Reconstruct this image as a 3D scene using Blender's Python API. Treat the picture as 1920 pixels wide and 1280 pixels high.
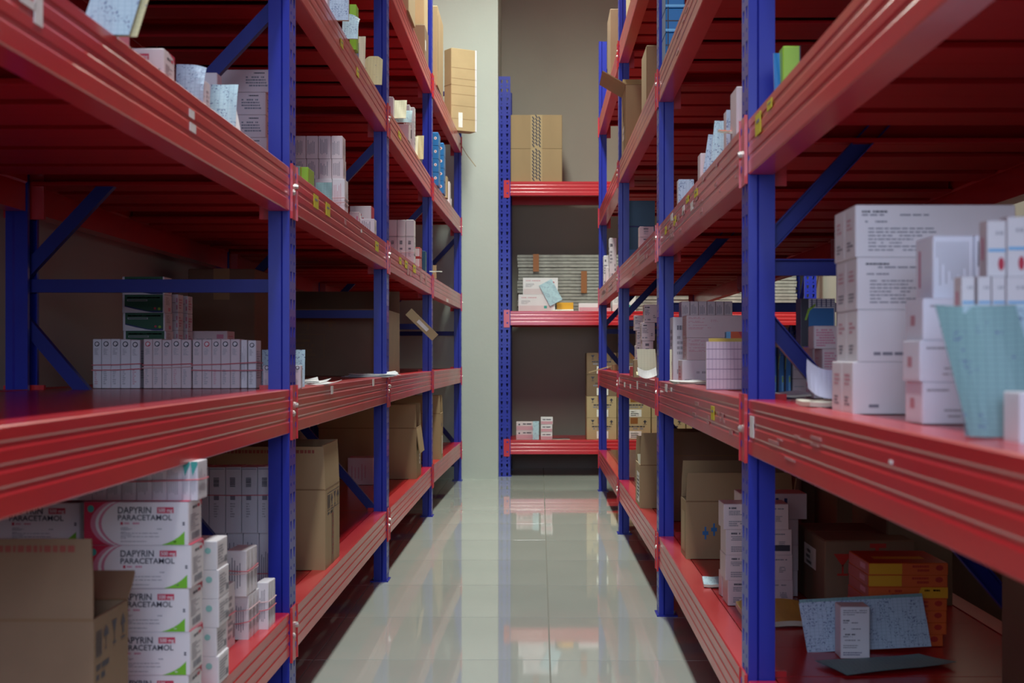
import bpy, bmesh, math, random
from mathutils import Matrix, Vector
for _o in list(bpy.data.objects): bpy.data.objects.remove(_o)
SC = bpy.context.scene
COL = SC.collection
PI = math.pi
EYE = 0.76                       # camera height above the floor

# ---------------------------------------------------------------- camera
cam_d = bpy.data.cameras.new('camera'); cam = bpy.data.objects.new('camera', cam_d); COL.objects.link(cam)
cam.location = (0, 0, EYE); cam.rotation_euler = (PI/2, 0, 0)
cam_d.sensor_width = 36; cam_d.lens = 36*2700/1920
cam_d.shift_x = -52/1920; cam_d.shift_y = 30/1920
cam_d.clip_start = 0.02
cam_d.dof.use_dof = True; cam_d.dof.focus_distance = 4.6; cam_d.dof.aperture_fstop = 9.0
SC.camera = cam
# ---------------------------------------------------------------- world, lights, exposure
W = bpy.data.worlds.new('world'); SC.world = W; W.use_nodes = True
W.node_tree.nodes['Background'].inputs[0].default_value = (0.55, 0.66, 0.85, 1)
W.node_tree.nodes['Background'].inputs[1].default_value = 0.15
def area(name, loc, rot, sx, sy, power, col, spread=180):
    d = bpy.data.lights.new(name, 'AREA'); d.shape = 'RECTANGLE'; d.size = sx; d.size_y = sy
    d.energy = power; d.color = col; d.spread = math.radians(spread)
    o = bpy.data.objects.new(name, d); COL.objects.link(o); o.location = loc; o.rotation_euler = rot
    return o
area('ceiling_tube_light', (-0.08, 6.7, 3.6), (0, 0, 0), 0.25, 2.8, 118, (0.93, 1.0, 0.90), 160)
area('ceiling_tube_light', (-0.08, 1.9, 3.6), (0, 0, 0), 0.25, 2.4, 48, (0.93, 0.98, 1.0), 130)
area('window_light', (-0.1, -1.9, 1.55), (math.radians(86), 0, 0), 1.7, 1.2, 84, (0.62, 0.735, 1.0))
area('next_aisle_tube_light', (1.35, 8.55, 2.35), (math.radians(28), 0, 0), 0.8, 0.2, 11, (0.88, 1.0, 0.86), 110)
SC.view_settings.view_transform = 'Standard'; SC.view_settings.look = 'None'
SC.view_settings.gamma = 1; SC.view_settings.exposure = 0.0
SC.view_settings.use_curve_mapping = False

# ---------------------------------------------------------------- materials
MATS = {}
def mat(name, col, rough=0.5, metal=0.0, coat=0.0, var=0.0, vscale=8.0, bump=0.0, bscale=60.0, stretch=(1, 1, 1), rvar=0.0, spec=0.5):
    m = bpy.data.materials.new(name); m.use_nodes = True; nt = m.node_tree; b = nt.nodes['Principled BSDF']
    b.inputs['Roughness'].default_value = rough; b.inputs['Metallic'].default_value = metal
    b.inputs['Coat Weight'].default_value = coat; b.inputs['Coat Roughness'].default_value = 0.14; b.inputs['Coat IOR'].default_value = 1.5
    b.inputs['Specular IOR Level'].default_value = spec
    b.inputs['Base Color'].default_value = (*col, 1)
    tc = nt.nodes.new('ShaderNodeTexCoord'); mp = nt.nodes.new('ShaderNodeMapping')
    mp.inputs['Scale'].default_value = stretch; nt.links.new(tc.outputs['Object'], mp.inputs['Vector'])
    def noise(scale, det=5):
        n = nt.nodes.new('ShaderNodeTexNoise'); n.inputs['Scale'].default_value = scale; n.inputs['Detail'].default_value = det
        nt.links.new(mp.outputs[0], n.inputs['Vector']); return n
    if var or rvar:
        n = noise(vscale)
        if var:
            r = nt.nodes.new('ShaderNodeValToRGB'); r.color_ramp.elements[0].position = .3; r.color_ramp.elements[1].position = .7
            r.color_ramp.elements[0].color = (*[c*(1-var) for c in col], 1)
            r.color_ramp.elements[1].color = (*[min(1, c*(1+var)) for c in col], 1)
            nt.links.new(n.outputs['Fac'], r.inputs[0]); nt.links.new(r.outputs[0], b.inputs['Base Color'])
        if rvar:
            q = nt.nodes.new('ShaderNodeMapRange'); q.inputs[1].default_value = .3; q.inputs[2].default_value = .7
            q.inputs[3].default_value = max(.02, rough-rvar); q.inputs[4].default_value = rough+rvar
            nt.links.new(n.outputs['Fac'], q.inputs[0]); nt.links.new(q.outputs[0], b.inputs['Roughness'])
    if bump:
        n2 = noise(bscale, 3); bp = nt.nodes.new('ShaderNodeBump'); bp.inputs['Strength'].default_value = bump
        bp.inputs['Distance'].default_value = 0.002
        nt.links.new(n2.outputs['Fac'], bp.inputs['Height']); nt.links.new(bp.outputs[0], b.inputs['Normal'])
    MATS[name] = m; return m
def ruled(name, col, line, sx, sy, ink=(0.12, 0.16, 0.30), inkamt=0.0, lw=0.10):
    """paper card: printed ruling (every sx, sy metres) and, if asked, rows of handwriting"""
    m = bpy.data.materials.new(name); m.use_nodes = True; nt = m.node_tree; b = nt.nodes['Principled BSDF']
    b.inputs['Roughness'].default_value = 0.62
    tc = nt.nodes.new('ShaderNodeTexCoord'); sp = nt.nodes.new('ShaderNodeSeparateXYZ'); nt.links.new(tc.outputs['Object'], sp.inputs[0])
    def mth(op, a, bb):
        n = nt.nodes.new('ShaderNodeMath'); n.operation = op
        for i, v in enumerate((a, bb)):
            if isinstance(v, (int, float)): n.inputs[i].default_value = v
            else: nt.links.new(v, n.inputs[i])
        return n.outputs[0]
    fx = mth('LESS_THAN', mth('FRACT', mth('DIVIDE', sp.outputs[0], sx), 0), lw)
    fy = mth('LESS_THAN', mth('FRACT', mth('DIVIDE', sp.outputs[1], sy), 0), lw)
    g = mth('MAXIMUM', fx, fy)
    mx = nt.nodes.new('ShaderNodeMix'); mx.data_type = 'RGBA'
    mx.inputs[6].default_value = (*col, 1); mx.inputs[7].default_value = (*line, 1); nt.links.new(g, mx.inputs[0])
    out = mx.outputs[2]
    if inkamt:
        n = nt.nodes.new('ShaderNodeTexNoise'); n.inputs['Scale'].default_value = 400; n.inputs['Detail'].default_value = 2
        nt.links.new(tc.outputs['Object'], n.inputs['Vector'])
        n3 = nt.nodes.new('ShaderNodeTexNoise'); n3.inputs['Scale'].default_value = 42; nt.links.new(tc.outputs['Object'], n3.inputs['Vector'])
        a = mth('GREATER_THAN', n.outputs['Fac'], 0.56); c = mth('GREATER_THAN', n3.outputs['Fac'], 1-inkamt)
        d = mth('GREATER_THAN', mth('FRACT', mth('DIVIDE', sp.outputs[1], sy), 0), 0.35)
        mi = nt.nodes.new('ShaderNodeMix'); mi.data_type = 'RGBA'; mi.inputs[7].default_value = (*ink, 1)
        nt.links.new(mth('MULTIPLY', mth('MULTIPLY', a, c), d), mi.inputs[0]); nt.links.new(out, mi.inputs[6]); out = mi.outputs[2]
    nt.links.new(out, b.inputs['Base Color']); MATS[name] = m; return m

mat('red_paint', (0.53, 0.010, 0.016), 0.36, coat=0.50, var=0.10, vscale=5, bump=0.08, bscale=25, rvar=0.09, stretch=(0.35, 1, 1))
mat('red_deck_under', (0.40, 0.006, 0.010), 0.5, spec=0.15)
mat('red_deck', (0.46, 0.008, 0.014), 0.22, spec=0.30, var=0.05, vscale=4)
mat('blue_paint', (0.012, 0.022, 0.32), 0.33, spec=0.4, coat=0.12, var=0.08, vscale=6, bump=0.10, bscale=30)
mat('blue_brace', (0.011, 0.018, 0.20), 0.42, spec=0.3, var=0.08, vscale=6)
mat('bright_zinc', (0.62, 0.62, 0.60), 0.3, metal=1.0)
mat('wall_paint', (0.50, 0.54, 0.49), 0.75, var=0.05, vscale=1.6, bump=0.25, bscale=45)
mat('wall_beige', (0.40, 0.365, 0.305), 0.8, var=0.06, vscale=1.6, bump=0.2, bscale=45)
mat('ceiling_paint', (0.6, 0.6, 0.56), 0.85, var=0.03)
mat('white_card', (0.74, 0.715, 0.725), 0.42, var=0.03, vscale=14)
mat('white_card_b', (0.70, 0.69, 0.72), 0.45, var=0.03, vscale=14)
mat('bright_card', (0.86, 0.88, 0.96), 0.42, var=0.02, vscale=14)  # white card with bluish window light put into its colour
mat('pink_white_card', (0.66, 0.56, 0.57), 0.45, var=0.03, vscale=14)
mat('ink', (0.03, 0.03, 0.05), 0.5)
mat('grey_ink', (0.20, 0.20, 0.24), 0.5)
mat('pale_ink', (0.38, 0.37, 0.40), 0.5)
mat('red_ink', (0.50, 0.03, 0.06), 0.5)
mat('crimson_ink', (0.55, 0.02, 0.07), 0.45)
mat('pink_ink', (0.62, 0.22, 0.32), 0.45)
mat('rose_ink', (0.62, 0.33, 0.38), 0.5)
mat('green_ink', (0.17, 0.50, 0.02), 0.5)
mat('dark_green_card', (0.01, 0.085, 0.035), 0.35, var=0.05)
mat('deep_blue_ink', (0.012, 0.02, 0.14), 0.5)
mat('teal_ink', (0.05, 0.36, 0.31), 0.5)
mat('pale_teal_ink', (0.28, 0.56, 0.52), 0.5)
mat('sky_ink', (0.15, 0.45, 0.75), 0.5)
mat('blue_card', (0.02, 0.16, 0.42), 0.35, var=0.05)
mat('dark_teal_card', (0.012, 0.09, 0.16), 0.4, var=0.1)
mat('lime_card', (0.26, 0.50, 0.03), 0.4)
mat('orange_card', (0.62, 0.10, 0.015), 0.38, var=0.05)
mat('yellow_card', (0.68, 0.33, 0.01), 0.38, var=0.05)
mat('red_card', (0.42, 0.02, 0.01), 0.38, var=0.05)
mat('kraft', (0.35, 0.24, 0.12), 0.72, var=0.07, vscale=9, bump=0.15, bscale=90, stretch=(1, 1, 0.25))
mat('kraft_dark_shaded', (0.185, 0.115, 0.065), 0.75, var=0.08, vscale=9, bump=0.15, bscale=90)  # dark cardboard; shade under the decks is put into this tone too
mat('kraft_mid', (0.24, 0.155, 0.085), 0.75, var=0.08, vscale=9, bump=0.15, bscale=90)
mat('faint_red_ink', (0.26, 0.05, 0.03), 0.6)
mat('kraft_pale', (0.43, 0.32, 0.17), 0.7, var=0.06, vscale=9, bump=0.15, bscale=90)
mat('kraft_edge', (0.22, 0.13, 0.06), 0.8)
mat('clear_tape', (0.33, 0.22, 0.10), 0.12, coat=0.5)
mat('brown_tape', (0.26, 0.09, 0.02), 0.4)
mat('residue', (0.46, 0.20, 0.19), 0.35, var=0.3, vscale=60)
mat('sticker_yellow', (0.62, 0.55, 0.02), 0.5)
mat('sticker_white', (0.78, 0.76, 0.72), 0.5, var=0.1, vscale=60)
mat('rubber_pink', (0.62, 0.17, 0.20), 0.5)
mat('rubber_pale', (0.70, 0.48, 0.48), 0.5)
mat('grey_tray', (0.27, 0.26, 0.235), 0.6, var=0.25, vscale=20)
mat('plain_paper', (0.78, 0.78, 0.76), 0.6)
mat('lavender_paper', (0.66, 0.66, 0.82), 0.6)
mat('paper_edge', (0.60, 0.56, 0.45), 0.6)
mat('yellow_folder', (0.60, 0.42, 0.07), 0.5, var=0.08)
ruled('cyan_ruled', (0.46, 0.64, 0.70), (0.34, 0.52, 0.60), 0.008, 0.006, inkamt=0.50)
ruled('blue_ruled', (0.42, 0.54, 0.66), (0.30, 0.41, 0.52), 0.008, 0.006, inkamt=0.52)
ruled('aqua_ruled', (0.21, 0.36, 0.365), (0.16, 0.28, 0.29), 0.008, 0.005, inkamt=0.40)
ruled('yellow_ruled', (0.74, 0.68, 0.36), (0.62, 0.56, 0.31), 0.010, 0.006, inkamt=0.40)
ruled('cream_ruled', (0.82, 0.80, 0.56), (0.70, 0.68, 0.46), 0.010, 0.006, inkamt=0.34)
ruled('pink_ruled', (0.62, 0.50, 0.60), (0.30, 0.22, 0.33), 0.0076, 0.021, lw=0.09)
ruled('white_ruled', (0.72, 0.76, 0.80), (0.35, 0.42, 0.5), 0.007, 0.01, lw=0.12)

# glossy tile
def floor_material():
    m = bpy.data.materials.new('polished_tile'); m.use_nodes = True; nt = m.node_tree; b = nt.nodes['Principled BSDF']
    tc = nt.nodes.new('ShaderNodeTexCoord'); n = nt.nodes.new('ShaderNodeTexNoise'); n.inputs['Scale'].default_value = 1.3
    n.inputs['Detail'].default_value = 8; nt.links.new(tc.outputs['Object'], n.inputs['Vector'])
    r = nt.nodes.new('ShaderNodeValToRGB'); r.color_ramp.elements[0].position = .35; r.color_ramp.elements[1].position = .7
    r.color_ramp.elements[0].color = (0.42, 0.445, 0.40, 1); r.color_ramp.elements[1].color = (0.47, 0.495, 0.445, 1)
    nt.links.new(n.outputs['Fac'], r.inputs[0]); nt.links.new(r.outputs[0], b.inputs['Base Color'])
    b.inputs['Roughness'].default_value = 0.035; b.inputs['IOR'].default_value = 1.58
    MATS['polished_tile'] = m
floor_material()
mat('grout', (0.16, 0.155, 0.13), 0.7)

# ---------------------------------------------------------------- mesh builder
class MB:
    def __init__(s): s.v = []; s.f = []; s.m = []; s.slots = []
    def slot(s, m):
        if m not in s.slots: s.slots.append(m)
        return s.slots.index(m)
    def poly(s, pts, m):
        b = len(s.v); s.v += [tuple(p) for p in pts]; s.f.append(tuple(range(b, b+len(pts)))); s.m.append(s.slot(m))
    def mesh(s, verts, faces, m):
        b = len(s.v); s.v += [tuple(p) for p in verts]; k = s.slot(m)
        for f in faces: s.f.append(tuple(i+b for i in f)); s.m.append(k)
    def box(s, x0, y0, z0, x1, y1, z1, m, M=None):
        vs = [(x, y, z) for z in (z0, z1) for y in (y0, y1) for x in (x0, x1)]
        if M is not None: vs = [tuple(M @ Vector(p)) for p in vs]
        s.mesh(vs, [(0, 2, 3, 1), (4, 5, 7, 6), (0, 1, 5, 4), (2, 6, 7, 3), (0, 4, 6, 2), (1, 3, 7, 5)], m)
    def cbox(s, w, d, h, c, m, x=0, y=0, z=0):
        """box with small 45-degree chamfers on its upright and top edges; centred on x,y, base at z"""
        a, b = w/2, d/2
        def ring(i, zz): return [(x-a+i, y-b, zz), (x+a-i, y-b, zz), (x+a, y-b+i, zz), (x+a, y+b-i, zz), (x+a-i, y+b, zz), (x-a+i, y+b, zz), (x-a, y+b-i, zz), (x-a, y-b+i, zz)]
        def ring2(zz): return [(x-a+c, y-b+c, zz), (x+a-c, y-b+c, zz), (x+a-c, y-b+c, zz), (x+a-c, y+b-c, zz), (x+a-c, y+b-c, zz), (x-a+c, y+b-c, zz), (x-a+c, y+b-c, zz), (x-a+c, y-b+c, zz)]
        vs = ring(c, z) + ring(c, z+h-c)
        fs = [(i, (i+1) % 8, 8+(i+1) % 8, 8+i) for i in range(8)] + [tuple(reversed(range(8)))]
        vs += [(x-a+c, y-b+c, z+h), (x+a-c, y-b+c, z+h), (x+a-c, y+b-c, z+h), (x-a+c, y+b-c, z+h)]
        fs += [(8, 9, 17, 16), (9, 10, 17), (10, 11, 18, 17), (11, 12, 18), (12, 13, 19, 18), (13, 14, 19), (14, 15, 16, 19), (15, 8, 16), (16, 17, 18, 19)]
        s.mesh(vs, fs, m)
    def prism(s, prof, axis, a, b, m, caps=True):
        """closed profile (list of 2-tuples) pushed along axis 'x','y' or 'z' from a to b"""
        n = len(prof)
        def P(p, t): return {'x': (t, p[0], p[1]), 'y': (p[0], t, p[1]), 'z': (p[0], p[1], t)}[axis]
        vs = [P(p, a) for p in prof] + [P(p, b) for p in prof]
        fs = [(i, (i+1) % n, n+(i+1) % n, n+i) for i in range(n)]
        if caps: fs += [tuple(reversed(range(n))), tuple(range(n, 2*n))]
        s.mesh(vs, fs, m)
    def bar(s, p, q, w, t, m, up=(0, 1, 0)):
        """rectangular bar from p to q, w wide, t thick along 'up'"""
        p = Vector(p); q = Vector(q); d = (q-p).normalized(); u = Vector(up).normalized(); sd = d.cross(u).normalized()
        vs = []
        for c in (p, q):
            for a, b in ((-1, -1), (1, -1), (1, 1), (-1, 1)): vs.append(c + sd*(a*w/2) + u*(b*t/2))
        s.mesh(vs, [(0, 1, 5, 4), (1, 2, 6, 5), (2, 3, 7, 6), (3, 0, 4, 7), (3, 2, 1, 0), (4, 5, 6, 7)], m)
    def tube(s, pts, r, m, n=6, closed=False):
        P = [Vector(p) for p in pts]; N = len(P); vs = []
        for i in range(N):
            a = P[(i-1) % N] if (closed or i) else P[i]; b = P[(i+1) % N] if (closed or i < N-1) else P[i]
            d = (b-a).normalized(); u = d.cross(Vector((0.13, 0.21, 1))).normalized(); w = d.cross(u)
            for k in range(n):
                t = 2*PI*k/n; vs.append(P[i] + u*(r*math.cos(t)) + w*(r*math.sin(t)))
        fs = []
        for i in range(N if closed else N-1):
            j = (i+1) % N
            for k in range(n): fs.append((i*n+k, i*n+(k+1) % n, j*n+(k+1) % n, j*n+k))
        if not closed: fs += [tuple(range(n)), tuple((N-1)*n+k for k in reversed(range(n)))]
        s.mesh(vs, fs, m)
    def disc(s, c, r, nrm, h, m, n=10):
        nrm = Vector(nrm).normalized(); u = nrm.orthogonal().normalized(); w = nrm.cross(u); c = Vector(c)
        a = [c + u*(r*math.cos(2*PI*k/n)) + w*(r*math.sin(2*PI*k/n)) for k in range(n)]
        b = [p + nrm*h for p in a]
        s.mesh(a+b, [tuple(range(n, 2*n))] + [(k, (k+1) % n, n+(k+1) % n, n+k) for k in range(n)], m)
    def data(s, name):
        me = bpy.data.meshes.new(name); me.from_pydata(s.v, [], s.f)
        for k in s.slots: me.materials.append(MATS[k])
        me.polygons.foreach_set('material_index', s.m)
        me.update(); return me
    def build(s, name, parent=None, loc=(0, 0, 0), rz=0, M=None): return put(name, s.data(name), parent, loc, rz, M)
def put(name, me, parent=None, loc=(0, 0, 0), rz=0, M=None):
    o = bpy.data.objects.new(name, me); COL.objects.link(o)
    if parent is not None: o.parent = parent
    if M is not None: o.matrix_local = M
    else: o.location = loc; o.rotation_euler = (0, 0, rz)
    return o
def tag(o, label, cat, group=None, kind=None):
    o['label'] = label; o['category'] = cat
    if group: o['group'] = group
    if kind: o['kind'] = kind
    return o
def empty(name, loc=(0, 0, 0), rz=0, M=None):
    o = bpy.data.objects.new(name, None); COL.objects.link(o); o.empty_display_size = .05
    if M is not None: o.matrix_world = M
    else: o.location = loc; o.rotation_euler = (0, 0, rz)
    return o

# ---------------------------------------------------------------- room
def struct(mb, name, label=None):
    o = mb.build(name); o['kind'] = 'structure'
    if label: o['label'] = label
    return o
def slab(name, b, m, label=None):
    mb = MB(); mb.box(*b, m); return struct(mb, name, label)
fl = MB(); fl.box(-1.3, -3.2, -0.06, 1.92, 10.05, -0.0032, 'grout')
floor = struct(fl, 'floor', 'polished pale grey-green tiled floor')
slab('wall_left', (-1.28, -3.2, 0, -1.155, 9.9, 3.7), 'wall_paint', 'off-white side wall behind the left rack')
slab('wall_return', (-1.155, 9.02, 0, -0.262, 9.9, 3.7), 'wall_paint', 'pale wall face at the end of the left rack')
slab('wall_end', (-1.155, 9.90, 0, 1.92, 10.05, 3.7), 'wall_beige', 'beige end wall behind the end rack')
slab('wall_right', (1.82, -3.2, 0, 1.92, 9.90, 3.7), 'wall_beige')
slab('wall_rear', (-1.28, -3.3, 0, 1.92, -3.2, 3.7), 'wall_beige')
slab('ceiling', (-1.28, -3.3, 3.7, 1.92, 10.05, 3.8), 'ceiling_paint')
# tiles: 0.61 m, joints at the measured places
TS = 0.594
tx0 = 0.0255; TYR = .76*2700/568; TYL = .76*2700/566
tile_me = {}
def tile(w, d):
    k = (round(w, 3), round(d, 3))
    if k not in tile_me:
        mb = MB(); c = .0012; a, b = w/2-.0009, d/2-.0009
        mb.mesh([(-a, -b, -.003), (a, -b, -.003), (a, b, -.003), (-a, b, -.003), (-a+c, -b+c, 0), (a-c, -b+c, 0), (a-c, b-c, 0), (-a+c, b-c, 0)],
                [(0, 1, 5, 4), (1, 2, 6, 5), (2, 3, 7, 6), (3, 0, 4, 7), (4, 5, 6, 7)], 'polished_tile')
        tile_me[k] = mb.data('tile')
    return tile_me[k]
for i in range(-2, 6):
    xa = tx0 + i*TS; xb = xa+TS; xa = max(xa, -1.155); xb = min(xb, 1.82)
    if xb-xa < .02: continue
    y0 = TYR if i >= 0 else TYL - .004
    for j in range(-11, 12):
        ya = y0 + j*TS; yb = ya+TS
        if yb < -3.2 or ya > 9.9: continue
        ya = max(ya, -3.2); yb = min(yb, 9.9)
        put('tile', tile(xb-xa, yb-ya), floor, ((xa+xb)/2, (ya+yb)/2, 0))

# ---------------------------------------------------------------- racks
# local frame of a rack: x along the row, y from the aisle inwards, z up
PW, PD, PH = 0.075, 0.034, 2.555
BH, BT = 0.090, 0.045            # beam height, thickness
def upright_mesh():
    mb = MB(); m = 'blue_paint'; a = PW/2
    # perforated face at y=0, two columns of teardrop holes with small round holes between
    ch = .0285; n = int(PH/ch); xs = [-a, -a+.003, -.0015, .0015, a-.003, a]
    def q(x0, x1, z0, z1): mb.mesh([(x0, 0, z0), (x1, 0, z0), (x1, 0, z1), (x0, 0, z1)], [(0, 1, 2, 3)], m)
    q(xs[0], xs[1], 0, PH); q(xs[2], xs[3], 0, PH); q(xs[4], xs[5], 0, PH); 
    for (x0, x1) in ((xs[1], xs[2]), (xs[3], xs[4])):
        q(x0, x1, n*ch, PH)
        for k in range(n):
            z0 = k*ch; z1 = z0+ch; c = (x0+x1)/2; zc = (z0+z1)/2
            if k % 2 == 0: hw0, hw1, hh = .0035, .0085, .0105
            else: hw0, hw1, hh = .0035, .0035, .0035
            o = [(x0, z0), (x1, z0), (x1, z1), (x0, z1)]; h = [(c-hw0, zc-hh), (c+hw0, zc-hh), (c+hw1, zc+hh), (c-hw1, zc+hh)]
            vs = [(p[0], 0, p[1]) for p in o+h]
            vs += [(p[0], .002, p[1]) for p in h]
            mb.mesh(vs, [(0, 1, 5, 4), (1, 2, 6, 5), (2, 3, 7, 6), (3, 0, 4, 7)] + [(4, 5, 9, 8), (5, 6, 10, 9), (6, 7, 11, 10), (7, 4, 8, 11)], m)
    # flanks with a pressed step, rear lips, 2 mm sheet
    out = [(a, 0), (a, .014), (a-.004, .018), (a-.004, PD+.010), (a-.016, PD+.010)]
    inn = [(a-.016, PD+.008), (a-.006, PD+.008), (a-.006, .019), (a-.002, .0148), (a-.002, .002)]
    for s_ in (1, -1):
        prof = [(s_*p[0], p[1]) for p in out+inn]
        mb.prism(prof, 'z', 0, PH, m)
    return mb.data('upright')
UPRIGHT = upright_mesh()
def foot_mesh():
    mb = MB(); mb.box(-.045, -.006, 0, .045, .055, .004, 'blue_paint'); mb.disc((0, .047, .004), .006, (0, 0, 1), .006, 'bright_zinc')
    return mb.data('foot_plate')
FOOT = foot_mesh()
beam_cache = {}
def beam_mesh(L):
    k = round(L, 3)
    if k in beam_cache: return beam_cache[k]
    # profile: outer face y=0 with three pressed grooves, ledge for the deck at the back
    g = .0012; pr = [(0.002, 0), (0, -.002)]
    for zc in (-.019, -.041, -.063):
        pr += [(0, zc+.005), (g, zc+.0022), (g, zc-.0022), (0, zc-.005)]
    pr += [(0, -BH+.002), (.002, -BH), (BT-.004, -BH), (BT-.004, -.034), (BT, -.030), (BT, 0)]
    mb = MB(); mb.prism([(p[0], p[1]) for p in pr], 'x', -L/2, L/2, 'red_paint')
    beam_cache[k] = mb.data('beam'); return beam_cache[k]
def connector_mesh(sg):
    """hook plate at a beam's end: on the holed face, with a return flange on the beam end; sg = side of the post"""
    mb = MB(); H = .112; w = .033
    x0, x1 = (-.004, w) if sg > 0 else (-w, .004)
    mb.box(x0, -.0035, -H+.008, x1, -.0005, .008, 'red_paint')
    # rounded bead edges and raised ribs
    mb.box((x1-.003 if sg > 0 else x0), -.006, -H+.008, (x1 if sg > 0 else x0+.003), -.0035, .008, 'red_paint')
    for zc in (-.012, -.075):
        mb.disc(((x0+x1)/2 + sg*.004, -.0035, zc), .006, (0, -1, 0), .0006, 'blue_paint', 8)
    fx = x0 if sg > 0 else x1
    return mb
CONN = {}
for sg in (1, -1):
    mb = connector_mesh(sg)
    # flange lies against the camera-side / far-side cheek of the post
    x = w = .0375
    mb.box(x-.0375-.004 if sg > 0 else .0375-w, -.0005, -.104, x-.0375 if sg > 0 else .0375-w+.004, .068, .008, 'red_paint')
    CONN[sg] = mb.data('connector')
def safety_pin_mesh():
    mb = MB(); mb.disc((0, -.0035, 0), .0062, (0, -1, 0), .004, 'bright_zinc', 8); mb.disc((0, -.0075, 0), .0038, (0, -1, 0), .002, 'bright_zinc', 8)
    return mb.data('bolt')
BOLT = safety_pin_mesh()
panel_cache = {}
def panel_mesh(w, dep, lip=.088):
    k = (round(w, 3), round(dep, 3), lip)
    if k in panel_cache: return panel_cache[k]
    a = w/2 - .0004; H = .034; t = .0015
    o = [(-a, 0), (a, 0), (a, -H), (a-lip, -H), (a-lip, -H+.007), (a-lip+.0015, -H+.007), (a-lip+.0015, -H+t), (a-t, -H+t), (a-t, -t)]
    for c in (.045, 0, -.045):
        o += [(c+.009, -t), (c+.005, -.009), (c-.005, -.009), (c-.009, -t)]
    o += [(-a+t, -t), (-a+t, -H+t), (-a+lip-.0015, -H+t), (-a+lip-.0015, -H+.007), (-a+lip, -H+.007), (-a+lip, -H), (-a, -H)]
    mb = MB(); mb.prism(o, 'y', 0, dep, 'red_deck_under'); mb.m[0] = mb.slot('red_deck')     # painted top face is the glossy one
    panel_cache[k] = mb.data('shelf_panel'); return panel_cache[k]
def rack(name, label, group, posts, levels, depth, inward, flip=False, skip=()):
    """posts: (x, y) of the centre of each holed face, in row order; inward: unit vector into the rack"""
    root = empty(name, (posts[0][0], posts[0][1], 0)); tag(root, label, 'shelving rack', group)
    R0 = Matrix.Translation((-posts[0][0], -posts[0][1], 0))
    n = Vector((*inward, 0)); u = n.cross(Vector((0, 0, 1)))     # u x n = z
    u = Vector((n.y, -n.x, 0))
    def F(o, u_, n_):
        M = Matrix(((u_.x, n_.x, 0, o[0]), (u_.y, n_.y, 0, o[1]), (u_.z, n_.z, 1, o[2]), (0, 0, 0, 1))); return R0 @ M
    P = [Vector((p[0], p[1], 0)) for p in posts]
    beams = {}
    for i, p in enumerate(P):
        Mf = F(p, u, n)
        put('upright', UPRIGHT, root, M=Mf)
        rp = p + n*depth
        put('upright', UPRIGHT, root, M=F(rp, -u, -n))
        put('foot_plate', FOOT, root, M=Mf); put('foot_plate', FOOT, root, M=F(rp, -u, -n))
        y0, y1 = PD*0.6, depth - PD*0.6
        def bb(nm, a, b):
            mb = MB(); 
            # channel section: web and two lips
            av, bv = Vector(a), Vector(b); d = (bv-av).normalized(); sd = d.cross(Vector((1, 0, 0))).normalized()
            mb.bar(av, bv, .027, .003, 'blue_brace', up=(1, 0, 0))
            for s_ in (1, -1):
                o_ = sd*(s_*.0125) + Vector((.009, 0, 0)); mb.bar(av+o_, bv+o_, .002, .018, 'blue_brace', up=(1, 0, 0))
            for e in (av+d*.012, bv-d*.012): mb.disc((e.x-.0015, e.y, e.z), .005, (-1, 0, 0), .003, 'bright_zinc', 8)
            put(nm, mb.data(nm), root, M=Mf)
        for z in (0.10, 0.908, 2.39): bb('horizontal_brace', (0, y0, z), (0, y1, z))
        zz = [(.205, .838), (.93, 1.505), (1.60, 2.34)]
        for k, (za, zb) in enumerate(zz):
            front_first = (k % 2 == 0) ^ flip
            bb('diagonal_brace', (0, y0 if front_first else y1, za), (0, y1 if front_first else y0, zb))
    for i in range(len(P)-1):
        a, b = P[i], P[i+1]; uu = (b-a).normalized()
        if uu.dot(u) < 0: a, b = b, a; uu = -uu
        nn = Vector((-uu.y, uu.x, 0)); L = (b-a).length; Lb = L-PW-.001; mid = (a+b)/2
        npan = max(1, round(Lb/.22)); pw = (L-.004)/npan; dep = depth-2*BT-.006
        for li, z in enumerate(levels):
            if (i, li) in skip: continue
            for back in (0, 1):
                o = mid + (nn*depth if back else Vector()) + Vector((0, 0, z))
                bo = put('beam', beam_mesh(Lb), root, M=F(o, -uu, -nn) if back else F(o, uu, nn))
                if not back: beams[(i, li)] = bo
                for sg in (1, -1):
                    c = put('connector', CONN[sg], bo, M=Matrix.Translation((-sg*L/2, 0, 0)))
                for sg in (1, -1):
                    if (i*7+li*3+sg+back) % 3 != 1:
                        put('bolt', BOLT, bo, M=Matrix.Translation((-sg*(L/2-.018), 0, -.034 if sg > 0 else -.05)))
            for k in range(npan):
                o = a + uu*(.002+pw*(k+.5)) + nn*(BT+.003) + Vector((0, 0, z-.0015))
                ww = pw
                kk = k if u.y < 0 else npan-1-k
                put('shelf_panel', panel_mesh(ww, dep, .022 if kk % 5 == 0 and kk < 6 else .088), root, M=F(o, uu, nn))
    return root, beams
LZ = [.239, .695, 1.149, 1.615, 2.11]
RZ = [.235, .692, 1.147, 1.60, 2.115]
EZ = [.232, 1.056, 1.884]
h_ = PW/2
LP = [(-.513, .97+h_), (-.511, 2.94+h_), (-.519, 4.88+h_), (-.516, 6.87+h_), (-.484, 8.86+h_)]
RP = [(.336, .38+h_), (.339, 2.34+h_), (.350, 4.23+h_), (.341, 6.19+h_), (.337, 8.18+h_)]
left_rack, LB = rack('storage_rack', 'long blue and red steel rack along the wall left of the aisle', None, LP, LZ, .58, (-1, 0))
right_rack, RB = rack('storage_rack', 'long blue and red steel rack right of the aisle, open behind', None, RP, RZ, .58, (1, 0), flip=True)
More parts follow.
